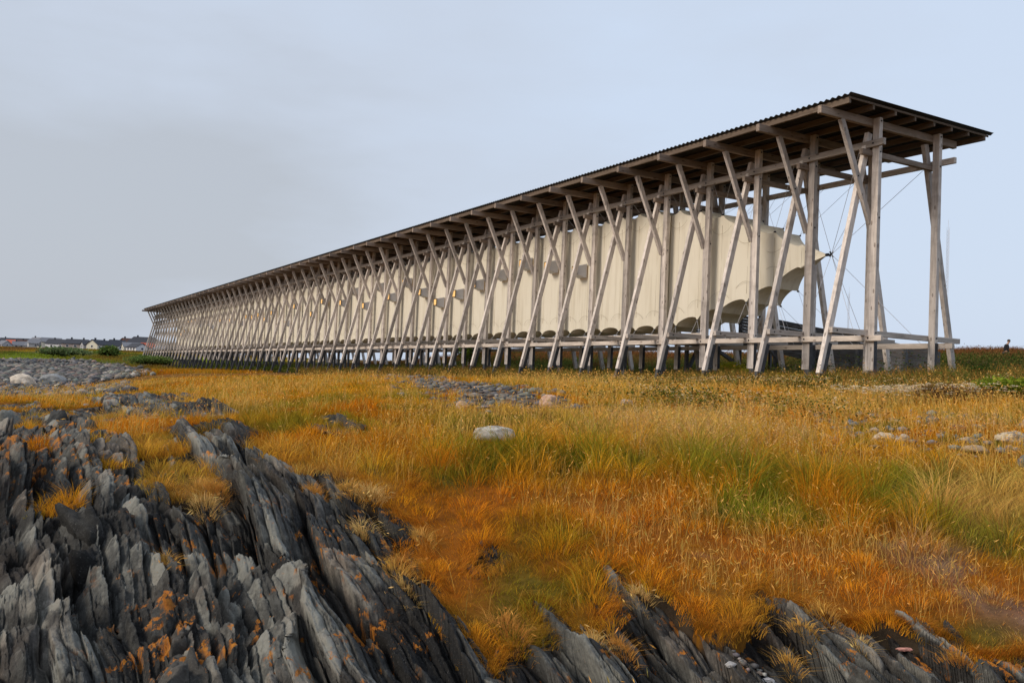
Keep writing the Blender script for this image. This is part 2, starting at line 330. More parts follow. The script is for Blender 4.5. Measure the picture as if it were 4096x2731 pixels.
# pointed nose cone at the near end
mb = MB(); n0 = st[0]; tip = Vector((-2.60, 1.23, 3.32)); R0 = [Vector((-n0[0]*S, y, z)) for y, z in ringpts(n0[3], n0[4], n0[1], n0[2], 0, 0, 0, -.02)]
V = []; NL = 8
for s_ in range(NL+1):
    t_ = s_/NL
    for j, p in enumerate(R0):
        q = p.lerp(tip, t_); c0 = Vector((q.x, 1.23, 3.32)); ang = abs(math.sin(2*math.pi*(j/M)*2)); V.append(q+(c0-q)*(.22*math.sin(math.pi*t_)*(.4+.6*ang)) if s_ < NL else tip+(p-R0[0].lerp(R0[M//2], .5))*.03)
mb.poly(V, [(s_*M+j, s_*M+(j+1) % M, (s_+1)*M+(j+1) % M, (s_+1)*M+j) for s_ in range(NL) for j in range(M)]); place(mb.build('nose_cone', canvas_m, None, 0, True))
mb = MB().tube([(-2.66, 1.23, 3.32), (-2.57, 1.23, 3.32)], .045, 10).tube([(-2.57, 1.23, 3.32), (-2.47, 1.23, 3.32)], .018, 6)
mb.bar((-2.47, 1.16, 3.25), (-2.47, 1.30, 3.39), .015, .015).bar((-2.47, 1.30, 3.25), (-2.47, 1.16, 3.39), .015, .015); place(mb.build('nose_fitting', darksteel, None))
# seams at every station on the near wall, the laced joints, corner toggles
mb = MB(); lc = MB(); lc2 = MB()
for i, s_ in enumerate(st[1:], 1):
    P = ringpts(s_[3], s_[4], s_[1], s_[2], 0, 0, 0, -.02)
    for w_ in (range(0, NP+1),):
        pts = [(-s_[0]*S, P[j][0]-.006, P[j][1]) for j in w_]
        if s_[0] < 20 or i % 2 == 0: mb.tube(pts[1:-1], .008, 4)
        if s_[0] < 30:       # welded reinforcement arcs at the corners
            for sg, z0 in ((1, s_[1]), (-1, s_[2])):
                mb.tube([(-s_[0]*S+.5*math.sin(a_), s_[3]-.03-.028*math.cos(a_*1.2), z0+sg*(.18+.46*math.cos(a_))) for a_ in np.linspace(-1.05, 1.05, 9)], .004, 4)
    for y, z in ((s_[3], s_[1]), (s_[4], s_[1]), (s_[3], s_[2]), (s_[4], s_[2])):
        if s_[0] < 7: place(MB().tube([(-s_[0]*S-.03, y, z-.012), (-s_[0]*S+.03, y, z-.012)], .026, 6).build('corner_toggle', darksteel))
place(mb.build('seam_tapes', seam_m)); pass
for kj in (4.10, 7.14, 10.2, 13.2, 16.2, 19.2):
    rk = int(np.argmin([abs(a-kj) for a in ringk])); pts = [tuple(Vsk) for Vsk in [skin.data.vertices[rk*M+j].co for j in range(0, NP+1)]]
    lc2.tube([(p[0], p[1]-.008, p[2]) for p in pts], .014, 5)
    for a_ in range(44):
        t_ = (a_+.5)/44*(len(pts)-1); j = int(t_); f_ = t_-j; p = Vector(pts[j]).lerp(Vector(pts[min(j+1, len(pts)-1)]), f_)
        lc.box(p.x-.115, p.x-.085, p.y-.014, p.y-.002, p.z-.018, p.z+.018)
place(lc2.build('laced_joint_cord', seam_m)); place(lc.build('lacing_eyelets', lace_m))
# lamplit window boxes
WIN = [(13.56, 3.63), (15.61, 3.98), (17.64, 4.26), (19.78, 3.97), (21.9, 3.67), (23.96, 3.35), (26.07, 3.05), (28.08, 3.68), (30.26, 4.34), (32.34, 3.67), (34.36, 4.37), (36.33, 3.36), (38.5, 4.36), (40.48, 3.75), (44.29, 4.03)]
rr = random.Random(4); xw = 46.6
while xw < 100: WIN.append((xw, rr.choice((2.9, 3.3, 3.7, 4.0, 4.3))+rr.uniform(-.1, .1))); xw += rr.choice((S, S, 2*S))
for x, z in WIN:
    w = empty('window_box', (-x+4.0*S, .23-1.23, z-3.3)); w.parent = cocoon
    a, b, d = .27, .155, .36           # back half size, front half size, depth towards the viewer
    fr_ = [(-b, -d, -b), (b, -d, -b), (b, -d, b), (-b, -d, b)]; bk = [(-a, .02, -a), (a, .02, -a), (a, .02, a), (-a, .02, a)]
    MB().poly(bk+fr_, [(0, 1, 5, 4), (1, 2, 6, 5), (2, 3, 7, 6), (3, 0, 4, 7)]).build('hood', boxm, w)
    mb = MB().box(-b-.02, b+.02, -d-.02, -d+.006, -b-.02, -b+.012).box(-b-.02, b+.02, -d-.02, -d+.006, b-.012, b+.02).box(-b-.02, -b+.012, -d-.02, -d+.006, -b+.012, b-.012).box(b-.012, b+.02, -d-.02, -d+.006, -b+.012, b-.012)
    mb.build('frame', darksteel, w); MB().box(-b+.012, b-.012, -d-.012, -d-.006, -b+.012, b-.012).build('pane', lit_m, w)
# cables that hold the cocoon
star = (-2.47, 1.23, 3.32)
def cable(a, b, r): place(MB().tube([a, b], r, 5).build('cable', cable_m))
for p in ((-.55, -.05, 5.72), (-.55, 2.62, 5.64), (-.55, -.05, .88), (-.55, 2.62, .83), (-2.35, -.05, 5.72), (-2.35, 2.62, .83), (-2.3, 2.62, 5.64), (-2.3, -.05, .88)): cable(star, p, .0065)
for s_ in st[1:6]:
    for y, z, ty, tz in ((s_[3], s_[2], -.05, 5.72), (s_[4], s_[2], 2.62, 5.64), (s_[3], s_[1], -.05, .88), (s_[4], s_[1], 2.62, .83)):
        dx = 1.9*(min(abs(tz-z)/2.2, 1.1)); cable((-s_[0]*S, y, z), (-s_[0]*S+dx, ty, tz), .005); cable((-s_[0]*S, y, z), (-s_[0]*S, ty, tz), .0045)
mb = MB()
for s_ in st[6:60]:
    for y, z, ty, tz in ((s_[3], s_[2], -.0, 5.72), (s_[4], s_[2], 2.6, 5.64), (s_[3], s_[1], -.0, .88), (s_[4], s_[1], 2.6, .83)): mb.tube([(-s_[0]*S, y, z), (-s_[0]*S, ty, tz)], .008, 4)
tag(place(mb.build('short_cables', cable_m, None)), kind='stuff')
# ------------------------------------------------------------------ boarded ramp behind
ramp = empty('boarded_access_ramp', (-6, 5, 0)); tag(ramp, 'grey silvered boarded ramp with solid sides sloping up behind the near end of the frame', 'ramp')
def rz(x): return 2.09-(x+9.4)*.183            # top of the parapet
mb = MB()
for side_y in (4.6, 6.0):
    x0, x1 = -9.4, -2.4; nb = 9
    for j in range(nb):
        f0 = j/nb*1.02; z = lambda x: rz(x)-f0-.005; mb.bar((x0, side_y, z(x0)-.05), (x1, side_y, z(x1)-.05), .012 if j % 2 else .016, .052, (0, 1, 0))
mb.bar((-9.4, 5.3, rz(-9.4)-1.04), (-2.4, 5.3, rz(-2.4)-1.04), .7, .05, (0, 1, 0))
o = mb.build('side_boards', greywood, ramp); o.location = (6, -5, 0)
for x in np.arange(-9.37, -2.3, 1.74):
    for y in (4.52, 6.08): o = MB().box(x-.05, x+.05, y-.05, y+.05, -1.3, rz(x)-.02).build('upright', greywood, ramp); o.location = (6, -5, 0)
mb = MB().box(-12.6, -9.5, 3.05, 6.1, 1.03, 1.12); 
for j in range(7): mb.box(-10.55, -9.7, 3.2, 3.23, 1.2+j*.095, 1.285+j*.095)
mb.bar((-10.9, 3.3, -.2), (-12.1, 5.0, 1.05), .05, .06).bar((-9.9, 3.3, 1.05), (-9.0, 5.2, -.3), .05, .06).bar((-7.9, 4.3, 1.0), (-7.0, 4.9, -.3), .05, .06)
for x in (-12.4, -11, -9.7):
    for y in (3.4, 5.9): mb.box(x-.06, x+.06, y-.06, y+.06, -1.3, 1.03)
o = mb.build('landing', greywood, ramp); o.location = (6, -5, 0)
# surveyed outlines and spots on the shore, in metres
RK_A = [(8.87, -19.61), (-26.05, -21.72), (-30.79, -18.94), (-31.74, -17.13), (-14.56, -16.32), (-12.5, -15.07), (-6.14, -15.18), (0.54, -15.98), (4.57, -16.69), (6.0, -16.81), (6.05, -16.43), (6.7, -16.41), (7.27, -16.24), (7.7, -16.28), (8.0, -16.19), (8.45, -16.2), (9.08, -16.4), (9.5, -16.59), (9.78, -16.63), (10.09, -16.62), (10.37, -16.57), (10.79, -16.68)]
RK_B = [(10.73, -16.83), (10.29, -16.54), (10.13, -16.28), (10.3, -16.23), (10.36, -15.94), (10.21, -15.66), (9.98, -15.46), (9.75, -15.54), (9.6, -15.5), (9.55, -15.35), (9.83, -15.26), (9.96, -15.18), (10.34, -15.17), (10.64, -15.16), (10.73, -14.98), (10.51, -14.65), (10.39, -14.46), (10.76, -14.43), (11.07, -14.27), (11.2, -13.87), (11.47, -13.77), (11.77, -13.82), (12.0, -13.7), (12.36, -13.7), (12.53, -14.04)]
RK_C = [(9.79, -16.08), (9.8, -15.94), (10.74, -16.03), (11.1, -16.15), (10.95, -16.39)]
RK_D = [(8.91, -16.02), (8.92, -15.85), (9.27, -15.83), (9.32, -16.0), (9.15, -16.13)]
RK_E = [(3.42, -15.62), (3.28, -15.26), (4.53, -15.33), (4.9, -15.53), (4.32, -15.83)]
RK_F = [(6.55, -15.58), (7.29, -15.66), (7.45, -15.78), (6.97, -15.81)]
BEACH = [(-133.8, -30.21), (-145.91, -14.79), (-134.57, -7.49), (-112.65, -5.05), (-80.4, -7.49), (-54.72, -9.48), (-47.55, -11.84), (-44.25, -13.89), (-36.08, -15.56), (-35.03, -16.75), (-30.79, -18.94), (-29.37, -22.52)]
STN_MID = [(-26.78, -2.36), (-25.4, -0.81), (-8.55, -7.29), (-3.95, -8.17), (-1.22, -9.21), (2.39, -10.94), (3.12, -11.02), (3.79, -11.85), (3.65, -12.42), (3.35, -13.11), (1.09, -12.51), (-1.71, -11.95)]
STN_R = [(2.43, 0.02), (3.18, 1.7), (5.3, -1.58), (4.25, -2.34)]
STN_R2 = [(5.44, -8.31), (6.16, -7.2), (8.02, -6.76), (9.66, -9.39), (9.25, -10.09), (8.55, -10.4), (7.72, -10.66)]
STN_R3 = [(4.01, -10.35), (4.54, -9.28), (5.74, -10.02), (5.17, -11.05)]
PEB_LR = [(10.8, -15.06), (10.9, -14.87), (11.16, -14.88), (11.22, -15.07), (10.92, -15.13)]
BLOBS = [('g', 6.69, -15.28, 1.0), ('g', 6.84, -14.47, 0.8), ('g', 7.13, -13.69, 0.8), ('d', 7.34, -14.31, 0.45), ('d', 7.07, -14.8, 0.45), ('g', 9.21, -12.55, 0.9), ('g', 9.82, -12.5, 0.7), ('d', 9.17, -12.15, 0.35), ('g', 8.76, -12.74, 0.8), ('g', 9.73, -11.37, 0.5), ('d', 9.93, -10.94, 0.45), ('d', 10.78, -11.95, 0.35), ('g', 10.47, -12.14, 0.5), ('g', 8.77, -15.44, 0.4), ('g', 9.13, -15.29, 0.35), ('g', 9.78, -15.56, 0.2), ('o', 3.89, -16.52, 1.0), ('o', 0.98, -15.23, 2.0), ('o', 4.7, -13.81, 1.2), ('g', 7.73, -12.98, 0.9), ('g', 8.53, -13.02, 0.8), ('r', 8.47, -16.39, 0.35), ('r', 8.61, -15.94, 0.5), ('r', 9.28, -16.42, 0.3), ('r', 10.35, -15.49, 0.35), ('r', 10.33, -15.26, 0.3), ('r', 10.65, -13.76, 0.5), ('r', 10.06, -13.92, 0.5), ('r', 7.99, -15.25, 0.5), ('r', 8.62, -14.58, 0.5), ('r', 7.43, -16.48, 0.5), ('r', 6.64, -16.59, 0.4), ('r', 2.62, -17.65, 1.0), ('s', 7.04, -11.62, 1.1), ('s', 6.09, -11.6, 0.9), ('s', 10.3, -11.7, 0.4), ('s', 10.52, -11.51, 0.45), ('s', 10.35, -10.83, 0.5), ('s', 6.68, -16.47, 0.4), ('s', -1.6, -16.9, 1.5), ('s', 5.65, -15.86, 0.7), ('p', 10.46, -12.88, 0.2), ('p', 10.68, -12.87, 0.25), ('p', 10.9, -12.85, 0.28), ('p', 11.15, -12.92, 0.28), ('p', 11.41, -13.02, 0.28), ('p', 11.61, -13.03, 0.3), ('p', 9.85, -14.38, 0.18), ('p', 10.11, -14.29, 0.12), ('y', -2.46, -10.38, 0.7), ('y', -2.61, -9.28, 0.6)]
TUFTS = [(6.77, -17.63, 0.22), (7.23, -17.7, 0.2), (6.9, -17.55, 0.2), (7.78, -16.85, 0.3), (8.04, -16.7, 0.25), (7.8, -16.68, 0.25), (9.12, -16.73, 0.18), (9.35, -16.75, 0.14), (9.01, -16.63, 0.12), (8.17, -18.14, 0.1), (8.34, -16.7, 0.2), (7.88, -16.28, 0.25), (8.61, -16.29, 0.15), (8.05, -16.07, 0.25), (7.89, -16.38, 0.3), (2.77, -17.82, 0.5), (3.65, -17.51, 0.45), (2.61, -18.38, 0.4), (0.52, -18.65, 0.4), (5.93, -17.02, 0.3), (5.25, -16.69, 0.3), (5.56, -17.18, 0.35), (6.17, -16.62, 0.3), (7.25, -16.77, 0.15), (11.21, -14.98, 0.08), (10.48, -15.93, 0.1), (10.59, -15.81, 0.12), (11.02, -14.64, 0.1), (11.35, -14.49, 0.08), (11.77, -14.12, 0.1), (10.98, -14.41, 0.12), (10.19, -15.35, 0.1), (10.1, -16.35, 0.2), (7.38, -16.47, 0.2), (7.58, -16.35, 0.2), (-11.55, -17.65, 0.6), (-11.95, -16.39, 0.6)]
LICHEN = [(9.0, -18.21, 0.22), (9.37, -18.12, 0.18), (8.67, -18.24, 0.12), (8.1, -17.79, 0.16), (6.56, -17.7, 0.25), (5.09, -19.09, 0.4), (4.46, -18.75, 0.3), (3.32, -18.08, 0.5), (5.84, -18.04, 0.2), (9.46, -17.05, 0.12), (8.63, -17.17, 0.1), (5.58, -17.7, 0.25), (5.83, -17.36, 0.3), (9.84, -16.82, 0.1), (11.74, -13.87, 0.2)]
HERB = (3.59, -8.95)
RK_A = [tuple(map(float, xy(*q))) for q in ((1.2, 2.7), (-5, 2.9), (-15, 12.5), (-19, 26))]+RK_A[2:]
def inpoly(x, y, P):
    r = np.zeros(x.shape, bool); n = len(P)
    for i in range(n):
        x0, y0 = P[i]; x1, y1 = P[(i+1) % n]
        c = (y0 > y) != (y1 > y); r ^= c & (x < (x1-x0)*(y-y0)/(y1-y0+1e-12)+x0)
    return r
def wob(x, y, s=.06):
    a, b = ab(x, y); w = s*np.clip(b/6, .6, 6)
    return x+w*fbm(x*3.1, y*3.1, 3, 5)*1.6, y+w*fbm(x*3.1+40, y*3.1, 3, 6)*1.6
def rockmask(x, y):
    X, Y = wob(x, y, .1); m = np.zeros(x.shape, bool)
    for P in (RK_A, RK_B, RK_C, RK_D, RK_E, RK_F): m |= inpoly(X, Y, P)
    a, b = ab(x, y)
    # far, the outcrop breaks up into knobs with grass between
    m &= (fbm(x*.9, y*.9, 3, 4) > np.minimum(.03*(b-9)-.45, -.02)) | (b < 7)
    m &= ~((fbm(x*1.7+9, y*1.7, 3, 2) > .5) & (b > 8.5))
    return m
def instones(x, y):
    X, Y = wob(x, y, .25)
    return inpoly(X, Y, STN_MID) | (inpoly(X, Y, STN_R) ) | inpoly(X, Y, BEACH)
PAL = dict(g=(.23, .25, .02), d=(.07, .11, .012), o=(.29, .22, .02), r=(.66, .25, .018), s=(.66, .42, .11), p=(.48, .32, .17), y=(.62, .42, .03))
def colfield(x, y):
    a, b = ab(x, y); n1 = fbm(x*.45, y*.45, 4, 2)*1.6; n2 = fbm(x*1.5, y*1.5, 3, 5)*1.6; n4 = fbm(x*5, y*5, 2, 0)
    gold = np.array((.62, .30, .022)); amber = np.array((.60, .215, .012)); olive = np.array((.27, .22, .02)); straw = np.array((.64, .38, .08))
    c = np.tile(gold, (x.size, 1)).reshape(x.shape+(3,))
    def mixin(c, col, w): w = np.clip(w, 0, 1)[..., None]; return c*(1-w)+np.array(col)*w
    c = mixin(c, amber, n1*1.1+.15+n4*.5); c = mixin(c, olive, (n2-.12)*2.2*.8); c = mixin(c, straw, (-n1-.28)*1.4)
    for k_, bx, by, r in BLOBS:
        q = ((x-bx)**2+(y-by)**2)/(r*r)
        c = mixin(c, PAL[k_], (.8 if k_ != 'p' else .9)*np.exp(-q*1.1)*(1+1.9*n2+1.1*n4))
    c = mixin(c, (.24, .14, .03), np.clip((y+4.6)/2.4, 0, 1)*(.85+.8*n2))  # brown weeds by the frame, colour deepened as contact shade beneath it
    c = mixin(c, (.16, .16, .035), np.clip((y+4)/2.5, 0, 1)*(n1*1.2+n2*.6+.1))
    # ground behind and under the frame: weedy green, then russet on the crest
    ug = np.clip((y+2.2)/1.2, 0, 1)*np.clip((x+60)/20, 0, 1)
    c = mixin(c, (.10, .12, .03), ug*(.85+.6*n1)); c = mixin(c, (.25, .11, .035), ug*np.clip((b-40)/6, 0, 1)*np.clip(.75+n2, 0, 1))
    # far bank on the left: bands of green, ochre and rust
    fb = np.clip((b-75)/30, 0, 1)*np.clip((-x-60)/20, 0, 1); nn = fbm(x*.035, y*.09, 4, 1)*1.8; n3 = fbm(x*.02+7, y*.05, 3, 3)*1.8
    c = mixin(c, (.30, .17, .04), fb); c = mixin(c, (.16, .20, .035), fb*(nn+.25)*1.6); c = mixin(c, (.22, .10, .03), fb*np.clip((b-230)/60, 0, 1)*.8); c = mixin(c, (.50, .34, .03), fb*(n3-.35)*3)
    tq = a/np.maximum(b, 1); c = mixin(c, (.30, .40, .03), np.exp(-((b-150)/34)**2)*np.clip((-.30-tq)/.04, 0, 1)*(.75+n3))
    return c
def rockh(x, y):
    """height of the broken, steeply dipping slate beds; also how far the beds lean and their tone"""
    a, b = ab(x, y); den = np.clip(1+.07*(b-5), .6, 9)
    p = (a+.50*(b-5))/den+.10*fbm(x*.7, y*.7, 3, 2)+.018*fbm(x*3.1, y*3.1, 2, 5)+.004*fbm(x*14, y*14, 2, 3); q = b+.10*fbm(x*1.6, y*1.6, 3, 3)+.02*fbm(x*9, y*9, 2, 1)
    lng = np.clip((p+1.45+1.5*fbm(x*.9, y*.9, 2, 4))/.5, 0, 1)
    def beds(P, Q, sd):
        Pw = P+.42*vn(P*.9+3, P*0+sd, sd); i = np.floor(Pw).astype(int); t_ = Pw-i; R = lambda k_, j: _L[(sd+k_) % 8][i & 255, (j*7+k_) & 255]
        ql = .6+.9*R(1, i*0); Qw = Q/ql+R(2, i*0)*9; Qw = Qw+.3*vn(Qw*.8, i*3.7, sd) + (t_-.5)*(R(6, i*0)-.5)*.8; j = np.floor(Qw).astype(int); s_ = Qw-j
        return t_, s_, _L[(sd+3) % 8][i & 255, j & 255], _L[(sd+4) % 8][i & 255, j & 255], _L[(sd+5) % 8][i & 255, j & 255], R(7, i*0)
    out = []; tones = []
    side_ = np.where(lng > .5, 1., -1.)
    for kind_, l1, l2 in ((0, .52, .22), (1, 1.25, .36)):
        h = 0; tn = 0
        for w_, ql, A, D, H, B_, sd in ((.74, l1*1.7, .15, .13, .16, .08, 2), (.27, l1, .105, .19, .16, .09, 0), (.095, l2, .042, .055, .055, .045, 3), (.033, l2*.42, .011, .012, .015, .012, 5), (.013, l2*.2, .005, .004, .008, .005, 1)):
            t_, s_, r, r2, r3, r4 = beds(p/w_+kind_*31, q/ql, sd); tt = t_ if kind_ else 1-t_
            # sharp crest on one side of each bed, long dip slope on the other, dark cleft between; cross joints break it
            h = h+A*(.80-np.maximum(tt, .34)*(1.05+.35*(r2-.5)))+H*(r-.5)+.5*H*(r4-.5)-D*(.35+1.1*r3)*np.exp(-np.minimum(1-tt, .6)/.10)-D*.55*np.exp(-np.minimum(s_, 1-s_)*ql/(.026+.06*w_))+B_*(s_-.5)*(r2-.45)*2
            tn = tn+({.095: .45, .033: .2, .27: .35}.get(w_, 0))*r+({.095: .38, .27: .25}.get(w_, 0))*(r4 > .90)*(r3 > .3)
        out.append(h); tones.append(tn)
    h = out[0]*(1-lng)+out[1]*lng; tone = tones[0]*(1-lng)+tones[1]*lng
    rg = fbm(p*7, q*3.2, 4, 2, .6); h = h+.22*(1-.45*np.clip(p-.2, 0, 1))*fbm(p*1.1+3, q*.55, 3, 6)-.05*np.clip(p-.3, 0, 1)+.030*rg+.018*np.round(rg*5)/5*2+.006*fbm(x*34, y*34, 3, 4)
    sc = np.clip(b/7, .8, 1.15)*(1-.35*np.clip((b-9)/3, 0, 1)); return h*sc, np.clip(tone*.8+.10*fbm(x, y, 3, 1)*2, 0, 1), side_, den
# ---- the ground sheet
def attr_col(g): return g.n('VertexColor', layer_name='col').outputs['Color']
def ground_b(t):
    g = G(t); P = g.coord('Position'); n = g.noise(P, 7, 6, .7); n2 = g.noise(P, .8, 4, .6)
    c = g.mix(.85, attr_col(g), g.ramp(n, [(.25, (.30, .28, .26)), (.7, (1.15, 1.1, 1.05))]), 'MULTIPLY')
    return g.bsdf(c, .95, 0, g.bump(n, .8, .03), .1)
ground_m = mat('turf_and_shingle_ground', ground_b)
rr_ = np.exp(np.linspace(math.log(1.6), math.log(16), 330)); rr_ = np.r_[rr_, np.exp(np.linspace(math.log(16.1), math.log(7000), 330))]
aa_ = np.radians(np.r_[np.linspace(-180, -46, 60)[:-1], np.linspace(-46, 46, 560), np.linspace(46, 180, 60)[1:]])
RRg, AAg = np.meshgrid(rr_, aa_, indexing='ij'); gx, gy = xy(RRg*np.sin(AAg), RRg*np.cos(AAg)); gz = ground_z(gx, gy)
rmk = rockmask(gx, gy)
def blur(m, kr, kc):
    c_ = m.astype(float)
    for _ in range(3):
        for ax, k_ in ((0, kr), (1, kc)):
            cs = np.cumsum(np.pad(c_, [(k_, k_) if a_ == ax else (0, 0) for a_ in (0, 1)], 'edge'), ax); n_ = cs.shape[ax]
            c_ = (np.take(cs, np.arange(2*k_, n_), ax)-np.take(cs, np.arange(0, n_-2*k_), ax))/(2*k_)
            if c_.shape[ax] < m.shape[ax]: pass
    return c_
rbl = blur(rmk, 4, 4); gz = gz-.62*np.clip((rbl-.40)*2.2, 0, 1)-np.clip((RRg-1200)/900, 0, 6)
gc = colfield(gx, gy)*np.array((.42, .38, .5)); bmask = inpoly(*wob(gx, gy, .25), BEACH)
gst = inpoly(*wob(gx, gy, .25), STN_MID) | inpoly(*wob(gx, gy, .25), STN_R)
gc[bmask] = (.16, .155, .15); gc[gst] = gc[gst]*.4+np.array((.07, .065, .06)); gc[rmk] = (.05, .038, .026)
na = len(aa_); i, j = np.meshgrid(np.arange(len(rr_)-1), np.arange(na-1), indexing='ij')
Q = np.stack([i*na+j, i*na+j+1, (i+1)*na+j+1, (i+1)*na+j], -1).reshape(-1, 4)
gv = np.c_[gx.ravel(), gy.ravel(), gz.ravel()]
cap = np.array([[k_, k_+1] for k_ in range(na-1)]); gv = np.vstack([gv, [[EYE[0], EYE[1], -2.3]]])
Q2 = np.c_[cap[:, 1], cap[:, 0], np.full(na-1, len(gv)-1), np.full(na-1, len(gv)-1)]
loops = np.r_[Q.ravel(), Q2[:, :3].ravel()]; starts = np.r_[np.arange(len(Q))*4, len(Q)*4+np.arange(na-1)*3]
tag(mesh('ground', gv, (loops, starts, None), ground_m, None, True, np.vstack([gc.reshape(-1, 3), [[.03, .03, .03]]])), kind='structure')
# ---- the tilted slate outcrop
tt_ = np.r_[np.linspace(-1.25, -.66, 180)[:-1], np.linspace(-.66, .68, 1500-179)]; bb_ = np.exp(np.linspace(math.log(2.6), math.log(36), 1350))
BB, TTt = np.meshgrid(bb_, tt_, indexing='ij'); rx_, ry_ = xy(BB*TTt, BB); rmk = rockmask(rx_, ry_)
hh, tone, side_, den_ = rockh(rx_, ry_)
# soften towards the outline so that beds dive under the turf
cnt = blur(rmk, 14, 9)
edge_ = np.clip((cnt-.5)*2, 0, 1)
rzv = ground_z(rx_, ry_)+hh*(.6+.4*edge_)-.03+.03*edge_
# the beds lean: their crests overhang the clefts
lean_ = (.27+.2*fbm(rx_, ry_, 2, 6))*np.where(side_ > 0, 1., -.35)*(hh-.05)*edge_; rx_ = rx_-RX*lean_; ry_ = ry_-RY*lean_
i, j = np.meshgrid(np.arange(1350-1), np.arange(1500-1), indexing='ij'); ok = (cnt > .22)
okf = (ok[:-1, :-1] & ok[1:, 1:]); i = i[okf]; j = j[okf]
Q = np.stack([i*1500+j, i*1500+j+1, (i+1)*1500+j+1, (i+1)*1500+j], -1)
used = np.unique(Q); rem = np.full(1350*1500, -1); rem[used] = np.arange(len(used)); Q = rem[Q]
def lichen(x, y):
    l_ = np.zeros(x.shape)
    for lx, ly, r in LICHEN: l_ = np.maximum(l_, np.exp(-((x-lx)**2+(y-ly)**2)/(r*r)))
    return l_
rv = np.c_[rx_.ravel(), ry_.ravel(), rzv.ravel()][used]
def rock_b(t):
    g = G(t); P = g.coord('Position'); tn = g.n('SeparateColor'); g.l(attr_col(g), tn.inputs[0]); tone = tn.outputs[0]
    n = g.noise(P, 16, 8, .72); n2 = g.noise(P, 70, 4, .6); n3 = g.noise(P, 1.6, 3, .5)
    f = g.math('ADD', g.math('SUBTRACT', g.math('MULTIPLY', tone, 1.25), .12), g.math('MULTIPLY', g.math('SUBTRACT', n, .5), .8))
    c = g.ramp(f, [(.15, (.012, .012, .012)), (.39, (.038, .038, .036)), (.62, (.086, .087, .081)), (.90, (.25, .25, .222))])
    c = g.mix(g.math('MULTIPLY', g.ramp(n3, [(.5, (0, 0, 0)), (.7, (1, 1, 1))]), .5), c, g.mix(1.0, c, (1.25, .92, .78), 'MULTIPLY'))
    sp_ = g.ramp(n2, [(.60, (0, 0, 0)), (.70, (1, 1, 1))]); c = g.mix(g.math('MULTIPLY', sp_, .30), c, (.22, .22, .21))
    up = g.n('SeparateXYZ'); g.l(g.n('NewGeometry').outputs['Normal'], up.inputs[0])
    vz = g.noise(P, 5.5, 5, .72, .3); zone = g.math('ADD', g.noise(P, .55, 2, .5), g.math('MULTIPLY', tn.outputs[1], .35))
    li = g.math('MULTIPLY', g.ramp(g.math('ADD', vz, g.math('MULTIPLY', tn.outputs[1], .13)), [(.585, (0, 0, 0)), (.62, (1, 1, 1))]), g.ramp(zone, [(.44, (0, 0, 0)), (.56, (1, 1, 1))]))
    li = g.math('MULTIPLY', li, g.ramp(up.outputs['Z'], [(.35, (0, 0, 0)), (.7, (1, 1, 1))]))
    c = g.mix(g.math('MULTIPLY', li, .85), c, g.ramp(n, [(.3, (.35, .10, .01)), (.7, (.55, .22, .02))]))
    return g.bsdf(c, .78, 0, g.bump(g.math('ADD', n, g.math('MULTIPLY', n2, .5)), .9, .02), .22)
rock_m = mat('slate_rock', rock_b)
tag(mesh('rock_outcrop', rv, quads(Q), rock_m, None, False, np.c_[tone.ravel()[used], lichen(rv[:, 0], rv[:, 1]), tone.ravel()[used]]), kind='structure')

# ---- the beds themselves: long tilted plates and stubby blocks, split by clefts
def cubegrid(nx, ny, nz):
    idx = {}; V = []; F = []
    def vid(i, j, k):
        if (i, j, k) not in idx: idx[(i, j, k)] = len(V); V.append((2*i/nx-1, 2*j/ny-1, 2*k/nz-1))
        return idx[(i, j, k)]
    for i in range(nx):
        for j in range(ny):
            F.append((vid(i, j, nz), vid(i+1, j, nz), vid(i+1, j+1, nz), vid(i, j+1, nz)))
    for i in range(nx):
        for k in range(nz):
            F.append((vid(i, 0, k), vid(i+1, 0, k), vid(i+1, 0, k+1), vid(i, 0, k+1))); F.append((vid(i+1, ny, k), vid(i, ny, k), vid(i, ny, k+1), vid(i+1, ny, k+1)))
    for j in range(ny):
        for k in range(nz):
            F.append((vid(0, j+1, k), vid(0, j, k), vid(0, j, k+1), vid(0, j+1, k+1))); F.append((vid(nx, j, k), vid(nx, j+1, k), vid(nx, j+1, k+1), vid(nx, j, k+1)))
    return np.array(V, float), np.array(F)
def slabvar(seed, nx, ny, nz, cuts):
    r = np.random.RandomState(seed); V, F = cubegrid(nx, ny, nz)
    # the broken end and top planes are oblique
    for _ in range(cuts):
        nv = np.array([r.randn()*.55, r.randn()*.55, 1.0]); nv /= np.linalg.norm(nv); d = .80+.2*r.rand(); s_ = V@nv; m_ = s_ > d; V = V-np.where(m_, s_-d, 0)[:, None]*nv
    for sg in (-1, 1):
        nv = np.array([sg*1.0, r.randn()*.5, r.randn()*.25+.12]); nv /= np.linalg.norm(nv); d = .86+.14*r.rand(); s_ = V@nv; V = V-np.clip(s_-d, 0, None)[:, None]*nv
    top_ = V[:, 2] > .2
    V[:, 2] += .20*np.round(2.2*fbm(V[:, 0]*1.9+seed, V[:, 1]*1.3, 2, seed % 8))*top_
    V[:, 1] += .10*np.round(2*fbm(V[:, 0]*1.6+seed, V[:, 2]*1.3, 2, (seed+3) % 8))
    V += .06*np.c_[fbm(V[:, 1]*3+seed, V[:, 2]*3+V[:, 0], 2, 1), fbm(V[:, 0]*4.3+seed, V[:, 2]*3, 2, 2), fbm(V[:, 0]*5.3, V[:, 1]*3.5+seed, 2, 3)]
    return V, F
LONG = [slabvar(200+i_, 18, 4, 5, 2) for i_ in range(16)]; STUB = [slabvar(300+i_, 9, 5, 6, 3) for i_ in range(20)]
rs = np.random.RandomState(5); blk = []
